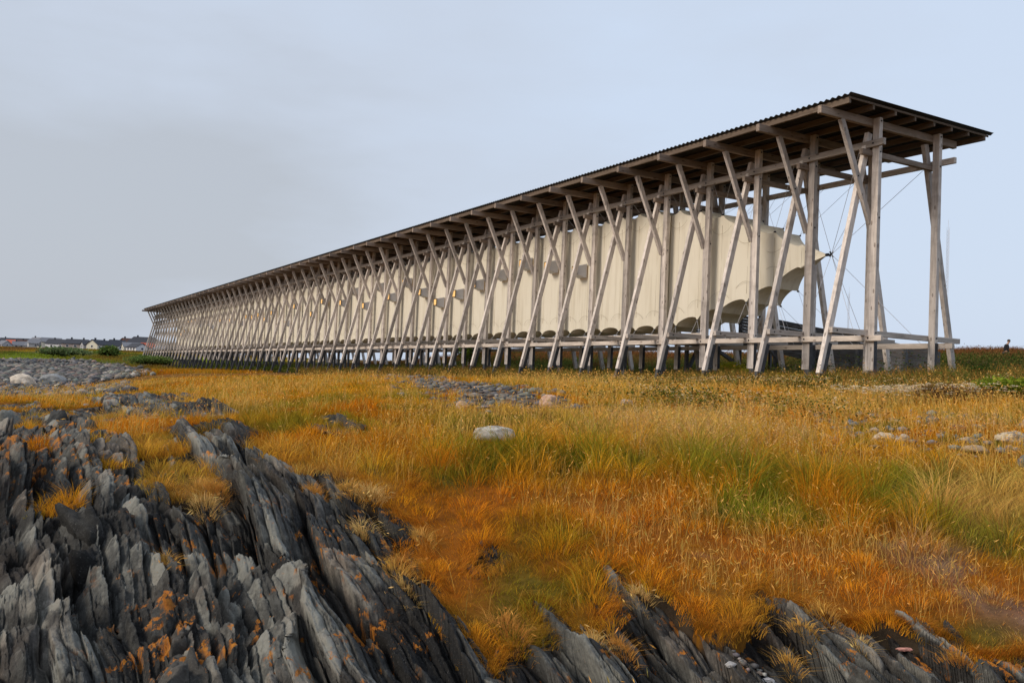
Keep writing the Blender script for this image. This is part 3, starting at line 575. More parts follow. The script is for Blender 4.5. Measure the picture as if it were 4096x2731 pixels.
def walk(p0, p1, qa, qb, wid, lay):
    p = p0
    while p < p1:
        lng = min(1, max(0, (p+1.15)/.9)); w = wid*(.6+.9*rs.rand()); ph = rs.rand()*2-1; q = qa+rs.rand()*.5; void = rs.rand() < .10
        while q < qb:
            L = (.22+.42*rs.rand()**1.3)*(1-lng)+(.45+1.7*rs.rand()**1.4)*lng; L *= min(1.6, max(.8, q/7))*lay
            if rs.rand() > .07: blk.append((p+w*.5, q+L*.5, w, L, ph, lng, void, lay))
            q += L*(.97+.05*rs.rand())
        p += w*.92
walk(-5.5, 5.0, 4.2, 15, .125, 1.0)
blk = [q for q in blk if q[5] < .5 and rs.rand() < .14]
blk = np.array([[float(v) for v in q] for q in blk]); P_, Q_, Wd_, Ln_, Ph_, Lg_, Vd_, Ly_ = blk.T
den = np.clip(1+.07*(Q_-5), .6, 9); wp = P_+.05*fbm(P_*.8, Q_*.8, 2, 2); A_ = wp*den-.50*(Q_-5); bx_, by_ = xy(A_, Q_)
X5 = [rockmask(bx_+dx, by_+dy) for dx, dy in ((0, 0), (.07, 0), (-.07, 0), (0, .07), (0, -.07))]; k_ = sum(m.astype(int) for m in X5) >= 3
k_ &= np.abs(A_/Q_) < .75
bx_, by_, P_, Q_, Wd_, Ln_, Ph_, Lg_, Vd_, Ly_, den, A_ = [v[k_] for v in (bx_, by_, P_, Q_, Wd_, Ln_, Ph_, Lg_, Vd_, Ly_, den, A_)]
nb = len(bx_); sl = .07*P_-.50                          # da/db of the bed
ang = np.arctan2(FY+RY*sl, FX+RX*sl)+rs.randn(nb)*(.035+.10*(1-Lg_))
wid = Wd_*(1-.5*Lg_)*np.minimum(den, 1.8)*(1.05+.25*rs.rand(nb)); hz_ = (.17+.10*rs.rand(nb))*np.where(Ly_ < 1, .65, 1.0)
relief = .20*fbm(P_*1.6+3, Q_*.55, 3, 6)+.055*Ph_+.032*rs.randn(nb)*(1-.3*Lg_)-.15*Vd_-np.where(Ly_ < 1, .05, 0)+.03+.05*np.clip(P_, 0, 1)
gzb = np.minimum(ground_z(bx_, by_), ground_z(bx_+.1, by_))
hb = np.maximum.reduce([rockh(bx_+dx, by_+dy)[0] for dx, dy in ((0, 0), (.06, 0), (-.06, 0))]); topz = gzb+hb+.01+.03*rs.rand(nb)
# dip along the bed follows the slope of the shore
ex, ey = np.cos(ang), np.sin(ang); slope = (ground_z(bx_+ex*.3, by_+ey*.3)-ground_z(bx_-ex*.3, by_-ey*.3))/.6
pit_ = np.arctan(slope)*.9-(.06+.20*(1-Lg_))*rs.rand(nb)+.08*rs.randn(nb)*(1-.5*Lg_); lean = np.radians(16+8*rs.randn(nb))
Vs = []; Fs = []; Ts = []; off = 0
tonev = np.clip(.46+.16*rs.randn(nb)+.10*fbm(bx_, by_, 2, 1)+.28*(rs.rand(nb) < .09), .1, 1)
for kind_, VAR in ((0, STUB), (1, LONG)):
    sel = np.where((Ln_/wid > 3.6) == bool(kind_))[0]; vi = rs.randint(0, len(VAR), len(sel))
    for v_ in range(len(VAR)):
        s_ = sel[vi == v_]; V0, F0 = VAR[v_]
        if not len(s_): continue
        q = V0[None]*np.stack([Ln_[s_]*.52, wid[s_]*.50, hz_[s_]], -1)[:, None, :]
        fl = np.where(rs.rand(len(s_)) < .5, -1., 1.)[:, None]; q[..., 0] *= fl; F_ = F0
        cl, sn = np.cos(lean[s_])[:, None], np.sin(lean[s_])[:, None]; y1 = q[..., 1]*cl+q[..., 2]*sn; z1 = -q[..., 1]*sn+q[..., 2]*cl      # lean towards +local y
        cp, sp_ = np.cos(pit_[s_])[:, None], np.sin(pit_[s_])[:, None]; x2 = q[..., 0]*cp-z1*sp_; z2 = q[..., 0]*sp_+z1*cp
        ca, sa = np.cos(ang[s_])[:, None], np.sin(ang[s_])[:, None]
        W3 = np.stack([x2*ca-y1*sa+bx_[s_][:, None], x2*sa+y1*ca+by_[s_][:, None], z2+(topz[s_]-hz_[s_]*.93)[:, None]], -1)
        k2 = W3.shape[1]; ff = F_[None]+(np.arange(len(s_))*k2)[:, None, None]+off
        ff = np.where((fl[:, :, None] < 0), ff[..., ::-1], ff)
        Vs.append(W3.reshape(-1, 3)); Fs.append(ff.reshape(-1, 4)); Ts.append(np.repeat(tonev[s_], k2)); off += len(s_)*k2
Vs = np.vstack(Vs); Ts = np.concatenate(Ts)
Vs += .006*np.c_[fbm(Vs[:, 1]*22, Vs[:, 2]*22, 2, 4), fbm(Vs[:, 0]*22, Vs[:, 2]*22+9, 2, 5), fbm(Vs[:, 0]*25, Vs[:, 1]*25, 2, 6)]
print('slabs', nb, len(Vs))
tag(mesh('slate_beds', Vs, quads(np.vstack(Fs)), rock_m, None, False, np.c_[Ts, lichen(Vs[:, 0], Vs[:, 1]), Ts]), 'dark grey slate broken into tilted parallel plates and blocks on the shore', 'rock', None, 'stuff')
# ------------------------------------------------------------------ grass
RNG = np.random.RandomState(11)
def grass_b(t):
    g = G(t); c = attr_col(g); d = g.n('BsdfDiffuse'); tr = g.n('BsdfTranslucent'); g.l(c, d.inputs[0]); g.l(c, tr.inputs[0]); m = g.n('MixShader'); m.inputs[0].default_value = .3
    g.l(d.outputs[0], m.inputs[1]); g.l(tr.outputs[0], m.inputs[2]); return m.outputs[0]
grass_m = mat('dry_grass', grass_b)
def tris(T): return (T.ravel(), np.arange(len(T))*3, None)
class Blades:
    def __init__(s): s.V = []; s.T = []; s.C = []; s.n = 0
    def _push(s, V, T, Cc):           # V (N,k,3)
        N_, k_ = V.shape[:2]; s.V.append(V.reshape(-1, 3)); s.T.append((T[None]+(np.arange(N_)*k_)[:, None, None]+s.n).reshape(-1, 3)); s.C.append(Cc.reshape(-1, 3)); s.n += N_*k_
    def add(s, x, y, z, h, w, col, lean=.5, azi=None, droop=.15, base=.55):
        n = len(x); az = RNG.rand(n)*6.283 if azi is None else azi; fz = RNG.rand(n)*6.283; ux = np.cos(fz); uy = np.sin(fz); lx = np.cos(az)*lean*h; ly = np.sin(az)*lean*h
        V = np.empty((n, 5, 3))
        for k_, (t_, ww) in enumerate(((0, 1.), (.5, .8))):
            for m_, sg in enumerate((-1, 1)):
                V[:, 2*k_+m_, 0] = x+lx*t_*t_+sg*ux*w*ww*.5; V[:, 2*k_+m_, 1] = y+ly*t_*t_+sg*uy*w*ww*.5; V[:, 2*k_+m_, 2] = z+h*t_*(1-droop*t_)
        V[:, 4, 0] = x+lx; V[:, 4, 1] = y+ly; V[:, 4, 2] = z+h*(1-droop)
        Cc = np.repeat(col[:, None, :], 5, 1).copy(); Cc[:, 4] *= 1.1
        s._push(V, np.array([[0, 1, 3], [0, 3, 2], [2, 3, 4]]), Cc)
        return V[:, 4]
    def head(s, P, L, w, col, dx=None):   # drooping seed head starting at P
        n = len(P); az = RNG.rand(n)*6.283 if dx is None else dx; d = np.c_[np.cos(az)*.55, np.sin(az)*.55, .8-RNG.rand(n)*1.2]; d /= np.linalg.norm(d, axis=1)[:, None]
        sd = np.cross(d, np.c_[np.sin(az*1.7), np.cos(az*1.7), np.full(n, .3)]); sd /= np.linalg.norm(sd, axis=1)[:, None]; L = L[:, None]; w = w[:, None]
        V = np.stack([P-d*L*.1, P+d*L*.45+sd*w, P+d*L*.45-sd*w, P+d*L], 1); s._push(V, np.array([[0, 1, 2], [1, 3, 2]]), np.repeat(col[:, None, :], 4, 1))
    def leaf(s, x, y, z, L, w, col, up=.5):
        n = len(x); az = RNG.rand(n)*6.283; el = (RNG.rand(n)*1.2-.3)*up*1.6; d = np.c_[np.cos(az)*np.cos(el), np.sin(az)*np.cos(el), np.sin(el)]; sd = np.c_[-np.sin(az), np.cos(az), (RNG.rand(n)-.5)*.9]; sd /= np.linalg.norm(sd, axis=1)[:, None]
        P = np.c_[x, y, z]; L = L[:, None]; w = w[:, None]; V = np.stack([P, P+d*L*.5+sd*w, P+d*L*.5-sd*w, P+d*L-np.array([0, 0, .15])*L], 1)
        s._push(V, np.array([[0, 1, 2], [1, 3, 2]]), np.repeat(col[:, None, :], 4, 1))
    def build(s, name, label, cat, kind='stuff', parent=None, m=None):
        o = mesh(name, np.vstack(s.V), tris(np.vstack(s.T)), m or grass_m, parent, False, np.clip(np.vstack(s.C), 0, 1)); 
        if parent is None: tag(o, label, cat, None, kind)
        return o
def jit(c, n, a=.28):
    return c*(1+(RNG.rand(n, 1)-.5)*2*a)*(1+(RNG.rand(n, 3)-.5)*.16)
def wedge(n, b0, b1, t0=-.80, t1=.68, pw=.1):
    b = (b0**pw+(b1**pw-b0**pw)*RNG.rand(n))**(1/pw); t = t0+(t1-t0)*RNG.rand(n); return xy(b*t, b)+(b,)
def near_rock(x, y, r=.12):
    c_ = np.zeros(x.shape)
    for k_ in range(8): c_ += rockmask(x+r*math.cos(k_*.785), y+r*math.sin(k_*.785))
    return c_/8
def fallow(x, y): return ~rockmask(x, y) & ~instones(x, y)
def hfield(x, y):       # sward height
    h = .085+.05*fbm(x*1.2, y*1.2, 3, 4)+.04*fbm(x*.4, y*.4, 2, 1)
    for k_, bx, by, r in BLOBS:
        e_ = np.exp(-((x-bx)**2+(y-by)**2)/(r*r)); h = h+{'g': .10, 'd': .13, 'o': .02, 'r': -.015, 's': .09, 'p': -.01, 'y': -.07}[k_]*e_
    a, b = ab(x, y); h = np.where(b < 7.6, h*.72, h); return np.clip(h, .03, .4)
def tussock(x, y, w=.27):       # nearest tussock centre: outward direction and closeness
    P, Q = x/w, y/w; i0 = np.floor(P).astype(int); j0 = np.floor(Q).astype(int); best = np.full(x.shape, 9.); bx = np.zeros(x.shape); by = bx.copy(); rr_ = bx.copy()
    for i in (-1, 0, 1):
        for j in (-1, 0, 1):
            I = (i0+i) & 255; J = (j0+j) & 255; dx = P-(i0+i+_L[2][I, J]); dy = Q-(j0+j+_L[4][I, J]); d = np.hypot(dx, dy); n = d < best
            best = np.where(n, d, best); bx = np.where(n, dx, bx); by = np.where(n, dy, by); rr_ = np.where(n, _L[6][I, J], rr_)
    return np.arctan2(by, bx), best, rr_
# low sward
B = Blades(); x, y, b = wedge(790000, 4.2, 48); k_ = (fallow(x, y) | (rockmask(x, y) & (near_rock(x, y, .14) < .80))) & (y < 3) & ((b > 10) | (RNG.rand(len(x)) < .74)); x, y, b = x[k_], y[k_], b[k_]; n = len(x)
fl = np.clip((np.sin(fbm(x*.8, y*.8, 2, 7)*9)+1)/2, 0, 1)*6.28; ta, td, tr_ = tussock(x, y, .33); k_ = (td < .52) | (RNG.rand(n) < .62) | (b > 14); x, y, b, fl, ta, td, tr_ = [v[k_] for v in (x, y, b, fl, ta, td, tr_)]; n = len(x); big = tr_ > .45
az = np.where(big, ta, fl)+RNG.randn(n)*.7; th_ = np.where(big, .55+1.6*tr_*np.exp(-(td/.42)**2), .72)
jx_ = (tr_-.5)*.5; cf = colfield(x+jx_*np.cos(tr_*40)+RNG.randn(n)*.07, y+jx_*np.sin(tr_*40)+RNG.randn(n)*.07)*(.82+.36*tr_)[:, None]; cf[:, 1] *= .93+.16*_L[1][(tr_*255).astype(int), 3]
ctw = np.exp(-(td/.35)**2)*big
B.add(x, y, ground_z(x, y)-.01+.03*ctw, hfield(x, y)*1.08*th_*(.45+.9*RNG.rand(n)), .0036*np.maximum(1, b/6.5)**1.05*(.6+.8*RNG.rand(n)), jit(cf, n, .48), .3+.75*RNG.rand(n)+.5*td*big, az)
B.build('grass_sward', 'low golden and olive autumn grass covering the shore field', 'grass')
# tall standing stalks with seed heads
B = Blades(); x, y, b = wedge(95000, 4.6, 42, pw=.22); n_ = fbm(x*.5, y*.5, 3, 6)*1.6; a_, _b = ab(x, y)
dens = .38+.8*n_+.35*np.clip((b-7)/4, 0, 1)*np.clip((a_/b+.35)*3, 0, 1)+.2*np.exp(-((a_/b-.45)/.2)**2)
k_ = fallow(x, y) & (y < .5) & (RNG.rand(len(x)) < dens) & (near_rock(x, y, .25) < .5); x, y, b = x[k_], y[k_], b[k_]; n = len(x)
h = np.clip(.22+.11*RNG.randn(n)+.09*fbm(x*.6, y*.6, 2, 3), .10, .5)*np.where(b < 7, .85, 1.05); strawc = jit(np.tile((.72, .44, .11), (n, 1)), n, .25); gg = RNG.rand(n) < .25; strawc[gg] = jit(np.tile((.40, .33, .08), (gg.sum(), 1)), gg.sum())
az = RNG.randn(n)*.9+2.6; tip = B.add(x, y, ground_z(x, y)-.01, h, .0024*np.maximum(1, b/6.5)**1.05, strawc, .22+.4*RNG.rand(n), az, .06)
k_ = RNG.rand(n) < .62; B.head(tip[k_], (.03+.03*RNG.rand(k_.sum())), .0035*np.maximum(1, b[k_]/7), strawc[k_]*np.array((1.15, 1.05, 1.1)), az[k_])
B.build('tall_dry_grass', 'tall straw coloured grass stalks with drooping seed heads', 'grass')
# pale dock-like seed stems
B = Blades()
for cx_, cy_, r, cnt_ in ((7.1, -11.7, 1.0, 420), (6.1, -11.5, 1.0, 300), (8.6, -8.6, 1.6, 160), (5.4, -9.6, 1.6, 160), (4.5, -13.0, 2.2, 90)):
    x = cx_+RNG.randn(cnt_)*r*.7; y = cy_+RNG.randn(cnt_)*r*.55; k_ = fallow(x, y); x, y = x[k_], y[k_]; n = len(x); h = .16+.16*RNG.rand(n); c_ = jit(np.tile((.62, .42, .19), (n, 1)), n)
    tip = B.add(x, y, ground_z(x, y), h, np.full(n, .005), c_, .1, None, .02)
    for q in range(9):
        f = .42+.58*q/9; B.leaf(x+RNG.randn(n)*.008, y+RNG.randn(n)*.008, ground_z(x, y)+h*f, np.full(n, .026), np.full(n, .009), c_*1.1)
B.build('pale_seed_stems', 'pale dried flower stems with whorls of seed pods among the grass', 'dried plants')
# fringe hanging over the rock edge and tufts rooted in the clefts
B = Blades(); x, y, b = wedge(420000, 4.4, 22); nr = near_rock(x, y, .10); k_ = (nr > .12) & (nr < .88) & ~rockmask(x, y); x, y, b = x[k_], y[k_], b[k_]
x = np.repeat(x, 2)+RNG.randn(2*len(x))*.015; y = np.repeat(y, 2)+RNG.randn(len(x))*.015; b = np.repeat(b, 2); n = len(x)
e_ = .12; gx_ = rockmask(x+e_, y).astype(float)-rockmask(x-e_, y); gy_ = rockmask(x, y+e_).astype(float)-rockmask(x, y-e_)
az = np.arctan2(gy_, gx_+1e-3)+RNG.randn(n)*.7; c_ = colfield(x, y)*.55+np.array((.50, .21, .04))*.45
B.add(x, y, ground_z(x, y)-.01, .06+.11*RNG.rand(n), .0030*np.maximum(1, b/6.5), jit(c_, n, .4), .6+.7*RNG.rand(n), az, .45)
B.build('overhanging_turf_fringe', 'orange brown grass hanging over the edge of the dark rock', 'grass')
def tuft(cx_, cy_, r, cnt_, hh_, pal, z=None):
    B = Blades(); rr2 = r*np.sqrt(RNG.rand(cnt_)); th = RNG.rand(cnt_)*6.283; rr2 = rr2*(.55+.75*_L[3][(np.floor(th*2.2)).astype(int), int(abs(cx_)*13) & 255]); x = cx_+rr2*np.cos(th)*1.5; y = cy_+rr2*np.sin(th)*.7; n = cnt_; zz = ground_z(x, y)+.02 if z is None else z
    q = rr2/r; zc_ = .06*(1-q**2); c_ = jit(np.tile(pal, (n, 1)), n, .35)
    tip = B.add(x, y, zz+zc_, hh_*(.3+1.0*RNG.rand(n)**1.6), np.full(n, .0036)*(.7+.6*RNG.rand(n)), c_, .25+1.2*q, th+RNG.randn(n)*.4, .15+.4*q.mean())
    k_ = RNG.rand(n) < .03; B.head(tip[k_], .04+.02*RNG.rand(k_.sum()), np.full(k_.sum(), .005), c_[k_]*1.2); return B
TB = Blades()
for i_, (tx, ty, tr_) in enumerate(TUFTS):
    if tr_ > .24: continue
    B = tuft(tx, ty, tr_*.8, int(700*min(1, tr_/.3)**1.4+90), .09+.18*min(tr_, .35), [(.60, .34, .08), (.66, .44, .16), (.56, .27, .06)][i_ % 3]); TB._V = None
    off = TB.n; TB.V += B.V; TB.T += [T_+off for T_ in B.T]; TB.C += B.C; TB.n += B.n
TB.build('grass_tufts', 'straw and rust coloured grass tufts rooted in clefts of the rock', 'grass')
# weeds and undergrowth below and behind the frame
B = Blades(); n0_ = 150000; x = -95+104*RNG.rand(n0_)**.6; y = -1.6+34*RNG.rand(n0_)**1.7; n_ = fbm(x*.5, y*.5, 3, 2)*1.6
k_ = (RNG.rand(n0_) < .55+.7*n_) & ~((np.abs(y-5.3) < .9) & (x > -9.5) & (x < 2)); x, y = x[k_], y[k_]; n = len(x); hgt = (.20+.22*RNG.rand(n)+.22*np.clip(n_[k_], -.5, 1))*(.6+.4*np.clip((y+1.6)/2, 0, 1)); hgt = np.clip(hgt, .08, .8)
dk = np.array((.055, .085, .018)); ol = np.array((.14, .15, .03)); br = np.array((.17, .085, .03)); m1 = (fbm(x*.35, y*.35, 3, 4)*1.6+.5).clip(0, 1)[:, None]; m2 = np.clip((fbm(x*.22+5, y*.3, 3, 5)*2+.1+(y[:, ]-14)/14), 0, 1)[:, None]
c_ = (dk*(1-m1)+ol*m1)*(1-m2)+br*m2; sc_ = 1+np.clip((-x)/40, 0, 2); zg = ground_z(x, y)
B.leaf(x, y, zg+hgt*RNG.rand(n), .07*sc_*(.7+.6*RNG.rand(n)), .024*sc_, jit(c_, n, .45), .7); k_ = RNG.rand(n) < .45
B.add(x[k_], y[k_], zg[k_], hgt[k_]*1.15, .010*sc_[k_], jit(c_[k_], k_.sum(), .4), .3, None, .08)
x = -11+24*RNG.rand(42000); y = 2.2+20*RNG.rand(42000)**1.2; k_ = ~((np.abs(y-5.3) < .95) & (x > -9.5) & (x < -.4)) & (RNG.rand(42000) < .6+.6*fbm(x*.6, y*.6, 2, 1)); x, y = x[k_], y[k_]; n = len(x); hh3 = .34+.30*fbm(x*.7, y*.7, 3, 2)+.1*RNG.rand(n)+.38*np.exp(-((y-3.7)/.8)**2)*(x > -6)
c_ = np.where((RNG.rand(n) < .25)[:, None], np.array((.20, .13, .04)), np.array((.075, .115, .022))); B.leaf(x, y, ground_z(x, y)+np.clip(hh3, .1, .8)*RNG.rand(n)**.6, .085*(.6+.7*RNG.rand(n)), np.full(n, .03), jit(c_, n, .5), .7)
x = -42+49*RNG.rand(60000)**.75; y = -2.8+5.2*RNG.rand(60000); n = len(x); hh3 = np.clip(.20+.34*fbm(x*.9, y*.9, 3, 3)+.24*RNG.rand(n), .06, .62); c_ = np.where((RNG.rand(n) < .45)[:, None], np.array((.42, .21, .05)), np.array((.13, .14, .03)))
B.add(x, y, ground_z(x, y), hh3, np.full(n, .012)*(.6+.6*RNG.rand(n)), jit(c_, n, .45), .4, None, .1); k_ = RNG.rand(n) < .35; B.leaf(x[k_], y[k_], (ground_z(x, y)+hh3*RNG.rand(n))[k_], np.full(k_.sum(), .06), np.full(k_.sum(), .02), jit(c_[k_]*.9, k_.sum(), .4), .7)
B.build('undergrowth', 'dark green and brown weeds growing under and behind the timber frame', 'undergrowth')
# rusty weeds on the crest behind
B = Blades(); x, y, b = wedge(130000, 46, 98, -.30, .66, pw=1.2); k_ = (y > 6); x, y, b = x[k_], y[k_], b[k_]; a_, _ = ab(x, y); n = len(x); nn = fbm(x*.3, y*.3, 3, 1)*1.6
hgt = np.clip(.30+.35*nn+.30*RNG.rand(n)+.22*np.clip((a_/b-.35)/.15, 0, 1), .12, 1.1)*np.where(b < 62, .5, 1); c_ = np.where((RNG.rand(n) < np.clip((b-60)/6+.2, .2, .95))[:, None], np.array((.20, .085, .03)), np.array((.09, .12, .03)))
B.add(x, y, ground_z(x, y)-.03, hgt, .022*b/45*(.7+.6*RNG.rand(n)), jit(c_, n, .4), .3, None, .08); k_ = RNG.rand(n) < .5
B.leaf(x[k_], y[k_], (ground_z(x, y)+hgt*RNG.rand(n))[k_], np.full(k_.sum(), .13), np.full(k_.sum(), .04), jit(c_[k_], k_.sum(), .4), .8)
B.build('rusty_weeds', 'russet weeds and grasses along the crest of the land behind', 'weeds')
# distant bank on the left: mounds of grass and scrub
B = Blades(); b = 60+380*RNG.rand(110000)**1.3; t_ = -.62+.40*RNG.rand(110000); x, y = xy(b*t_, b); k_ = ~inpoly(*wob(x, y, .25), BEACH) & ((y < -3) | (x < -119) | (y > 6)); x, y, b = x[k_], y[k_], b[k_]; n = len(x)
mo = np.clip(fbm(x*.05, y*.12, 3, 6)*2.2, 0, 1); B.add(x, y, ground_z(x, y)-.05, .18+.55*mo*RNG.rand(n)+.1*RNG.rand(n), .05*b/90, jit(colfield(x, y)*(1-.35*mo[:, None]), n, .3), .5, None, .1)
B.build('far_bank_grass', 'green and ochre rough grass on the distant bank behind the shingle beach', 'grass')
# dark leafy herbs dotted with pale seed heads in mid field
B = Blades(); N5 = 20000; ci = RNG.randint(0, 4, N5); x = np.array([HERB[0], 4.6, .5, -3.5])[ci]+RNG.randn(N5)*np.array([1.5, 1.3, 1.6, 2.2])[ci]; y = np.array([HERB[1], -2.3, -3.2, -3.4])[ci]+RNG.randn(N5)*np.array([.8, .7, .5, .5])[ci]; k_ = (fbm(x*1.3, y*1.3, 3, 4) > -.12) & fallow(x, y); x, y = x[k_], y[k_]; n = len(x); hh4 = np.clip(.10+.18*RNG.rand(n)+.1*fbm(x*2, y*2, 2, 1), .05, .34)
B.leaf(x, y, ground_z(x, y)+hh4*RNG.rand(n)**.5, np.full(n, .055), np.full(n, .019), jit(np.where((RNG.rand(n) < .3)[:, None], np.array((.24, .13, .03)), np.array((.085, .11, .018))), n, .45), .8)
k_ = RNG.rand(n) < .07; x, y = x[k_], y[k_]; n = len(x); tip = B.add(x, y, ground_z(x, y), .2+.12*RNG.rand(n), np.full(n, .005), jit(np.tile((.3, .22, .06), (n, 1)), n), .2, None, .03)
for _ in range(4): B.leaf(tip[:, 0], tip[:, 1], tip[:, 2], np.full(n, .026), np.full(n, .013), jit(np.tile((.78, .62, .36), (n, 1)), n), .6)
B.build('dark_herbs', 'patch of dark green herbs dotted with pale seed heads in the mid field', 'herbs')
# ------------------------------------------------------------------ stones
def ico(sub):
    bm = bmesh.new(); bmesh.ops.create_icosphere(bm, subdivisions=sub, radius=1); V = np.array([v.co[:] for v in bm.verts]); F = np.array([[v.index for v in f.verts] for f in bm.faces]); bm.free(); return V, F
IC1, IC2, IC3, IC4 = ico(1), ico(2), ico(3), ico(5)
def lump(V, seed, a=.25, flat=.0, facets=7):
    r = np.random.RandomState(seed); W_ = V.copy()
    for _ in range(facets):           # planar cuts give worn faces
        nv = r.randn(3); nv /= np.linalg.norm(nv); d = .62+.3*r.rand(); s_ = W_@nv; W_ = W_-np.clip(s_-d, 0, None)[:, None]*nv*.85
    n = fbm(W_[:, 0]*1.8+seed, W_[:, 1]*1.8+W_[:, 2]*1.3, 3, seed % 8); return W_*(1+a*n)[:, None]
def rocks_stuff(name, label, x, y, s, cols, sub=IC1, flat=.5, sink=.3, zf=None):
    zf = zf or ground_z
    V0, F0 = sub; n = len(x); var = [lump(V0, 60+i_, .28, 0, 5) for i_ in range(12)]; Vs = np.empty((n, len(V0), 3)); vi = RNG.randint(0, 12, n)
    for i_ in range(12):
        k_ = vi == i_; m_ = k_.sum(); th = RNG.rand(m_)*6.283; c, s_ = np.cos(th)[:, None], np.sin(th)[:, None]; q = var[i_][None]*np.stack([s[k_]*(.8+.5*RNG.rand(m_)), s[k_]*(.7+.3*RNG.rand(m_)), s[k_]*flat*(.7+.6*RNG.rand(m_))], -1)[:, None, :]
        Vs[k_] = np.stack([q[..., 0]*c-q[..., 1]*s_, q[..., 0]*s_+q[..., 1]*c, q[..., 2]], -1)+np.c_[x[k_], y[k_], zf(x[k_], y[k_])+s[k_]*flat*(1-sink)][:, None, :]*1.0
    T = (F0[None]+(np.arange(n)*len(V0))[:, None, None]).reshape(-1, 3); o = mesh(name, Vs.reshape(-1, 3), tris(T), stone_m, None, False, np.repeat(cols, len(V0), 0)); return tag(o, label, 'stones', None, 'stuff')
def stone_b(t):
    g = G(t); P = g.coord('Position'); n = g.noise(P, 22, 5, .65); n2 = g.noise(P, 5, 4, .6)
    c = g.mix(1.0, attr_col(g), g.ramp(n, [(.28, (.62, .6, .58)), (.7, (1.18, 1.16, 1.12))]), 'MULTIPLY')
    c = g.mix(g.math('MULTIPLY', g.ramp(n2, [(.55, (0, 0, 0)), (.66, (1, 1, 1))]), .35), c, (.16, .13, .09)); return g.bsdf(c, .8, 0, g.bump(n, .5, .01), .2)
stone_m = mat('weathered_stone', stone_b)
def stonecols(n, pink=.12):
    base = np.array([(.15, .155, .16), (.10, .105, .11), (.21, .205, .195), (.30, .28, .25), (.24, .19, .165), (.07, .072, .078)]); c_ = base[RNG.choice(6, n, p=[.3, .22, .18, .1, pink, .2-pink+.0])]; return jit(c_, n, .25)
def fill(P, n, rand=RNG): 
    P = np.array(P); lo, hi = P.min(0), P.max(0); x = lo[0]+(hi[0]-lo[0])*RNG.rand(n); y = lo[1]+(hi[1]-lo[1])*RNG.rand(n); return x, y
x, y = fill(STN_MID, 9000); X, Y = wob(x, y, .25); k_ = inpoly(X, Y, STN_MID) & (x > -14); x, y = x[k_], y[k_]; n = len(x); s_ = .035+.075*RNG.rand(n)**3+.03*RNG.rand(n)
rocks_stuff('slate_shingle', 'patch of loose grey and pinkish slate stones between grass and frame', x, y, s_, stonecols(n), IC1, .42, .5)
x, y = fill(STN_MID, 1800); X, Y = wob(x, y, .25); k_ = inpoly(X, Y, STN_MID) & (x <= -12); x, y = x[k_], y[k_]; n = len(x); rocks_stuff('slate_shingle', 'far strip of loose grey slate stones running towards the struts', x, y, .10+.08*RNG.rand(n), stonecols(n), IC1, .4, .5)
x, y = fill(STN_R2, 420); k_ = inpoly(x, y, STN_R2); x, y = x[k_], y[k_]; n = len(x); rocks_stuff('scattered_stones', 'small grey and tan stones scattered in the grass at right', x, y, .025+.06*RNG.rand(n)**2, stonecols(n, .15)*1.3, IC1, .5, .2)
x, y = fill(STN_R, 700); k_ = inpoly(x, y, STN_R); x, y = x[k_], y[k_]; n = len(x); rocks_stuff('gravel_strip', 'narrow strip of grey gravel beyond the grass at far right', x, y, .05+.06*RNG.rand(n), stonecols(n, .1)*1.2, IC1, .5, .3)
def rock_top(x, y): return ground_z(x, y)+rockh(x, y)[0]
x, y = fill(PEB_LR, 260); k_ = inpoly(x, y, PEB_LR); x, y = x[k_], y[k_]; n = len(x); rocks_stuff('gully_pebbles', 'small grey and white pebbles washed into the gully between slate ridges', x, y, .012+.022*RNG.rand(n)**2, stonecols(n)*1.5, IC1, .5, .6, rock_top)
b_ = 28+150*RNG.rand(34000)**1.25; t_ = -.62+.36*RNG.rand(34000); x, y = xy(b_*t_, b_); k_ = inpoly(*wob(x, y, .25), BEACH) | ((b_ > 27) & (b_ < 46) & (t_ < -.42) & ~inpoly(x, y, BEACH) & (RNG.rand(len(b_)) < .3)); x, y, b_ = x[k_], y[k_], b_[k_]; n = len(x)
rocks_stuff('shingle_beach', 'grey shingle beach of boulders and cobbles stretching away at left', x, y, (.09+.26*RNG.rand(n)**3.2)*np.clip(b_/60, .7, 1.4), stonecols(n, .14)*(.7+.9*RNG.rand(n, 1)**2), IC1, .55, .25)
def boulder(name, label, x, y, sx, sy, sz, rot, col, seed, dark=None, up=.55, cat='boulder', facets=7, pit=.2):
    V0, F0 = IC4; q = lump(V0, seed, pit, 0, facets)*np.array([sx, sy, sz]); c, s_ = math.cos(rot), math.sin(rot)
    q = np.c_[q[:, 0]*c-q[:, 1]*s_, q[:, 0]*s_+q[:, 1]*c, q[:, 2]]; q = q+.03*min(sx, sy)*fbm(q[:, 0]*9/sx, q[:, 1]*9/sx+q[:, 2]*7/sx, 3, 3)[:, None]*q/np.linalg.norm(q, axis=1)[:, None]
    cc = np.tile(col, (len(q), 1)); 
    if dark is not None: m_ = np.clip(fbm(q[:, 0]*5/sx+seed, q[:, 2]*5/sx+q[:, 1]*3/sx, 3, 1)*4-.4, 0, 1)[:, None]; cc = cc*(1-m_)+np.array(dark)*m_
    o = mesh(name, q, tris(F0), stone_m, None, True, cc); o.location = (x, y, float(ground_z(np.array([x]), np.array([y]))[0])+sz*up); tag(o, label, cat); return o
a0 = math.atan2(RY, RX)
boulder('boulder', 'long pale grey boulder lying flat in golden grass, dark at its left end', 5.94, -14.22, .275, .12, .10, a0, (.56, .55, .52), 3, (.36, .33, .30), .75, facets=4, pit=.10)
boulder('boulder', 'round pinkish cream boulder at the edge of the slate stones', 3.18, -11.70, .15, .13, .135, a0, (.62, .42, .31), 8, (.48, .30, .22), .55)
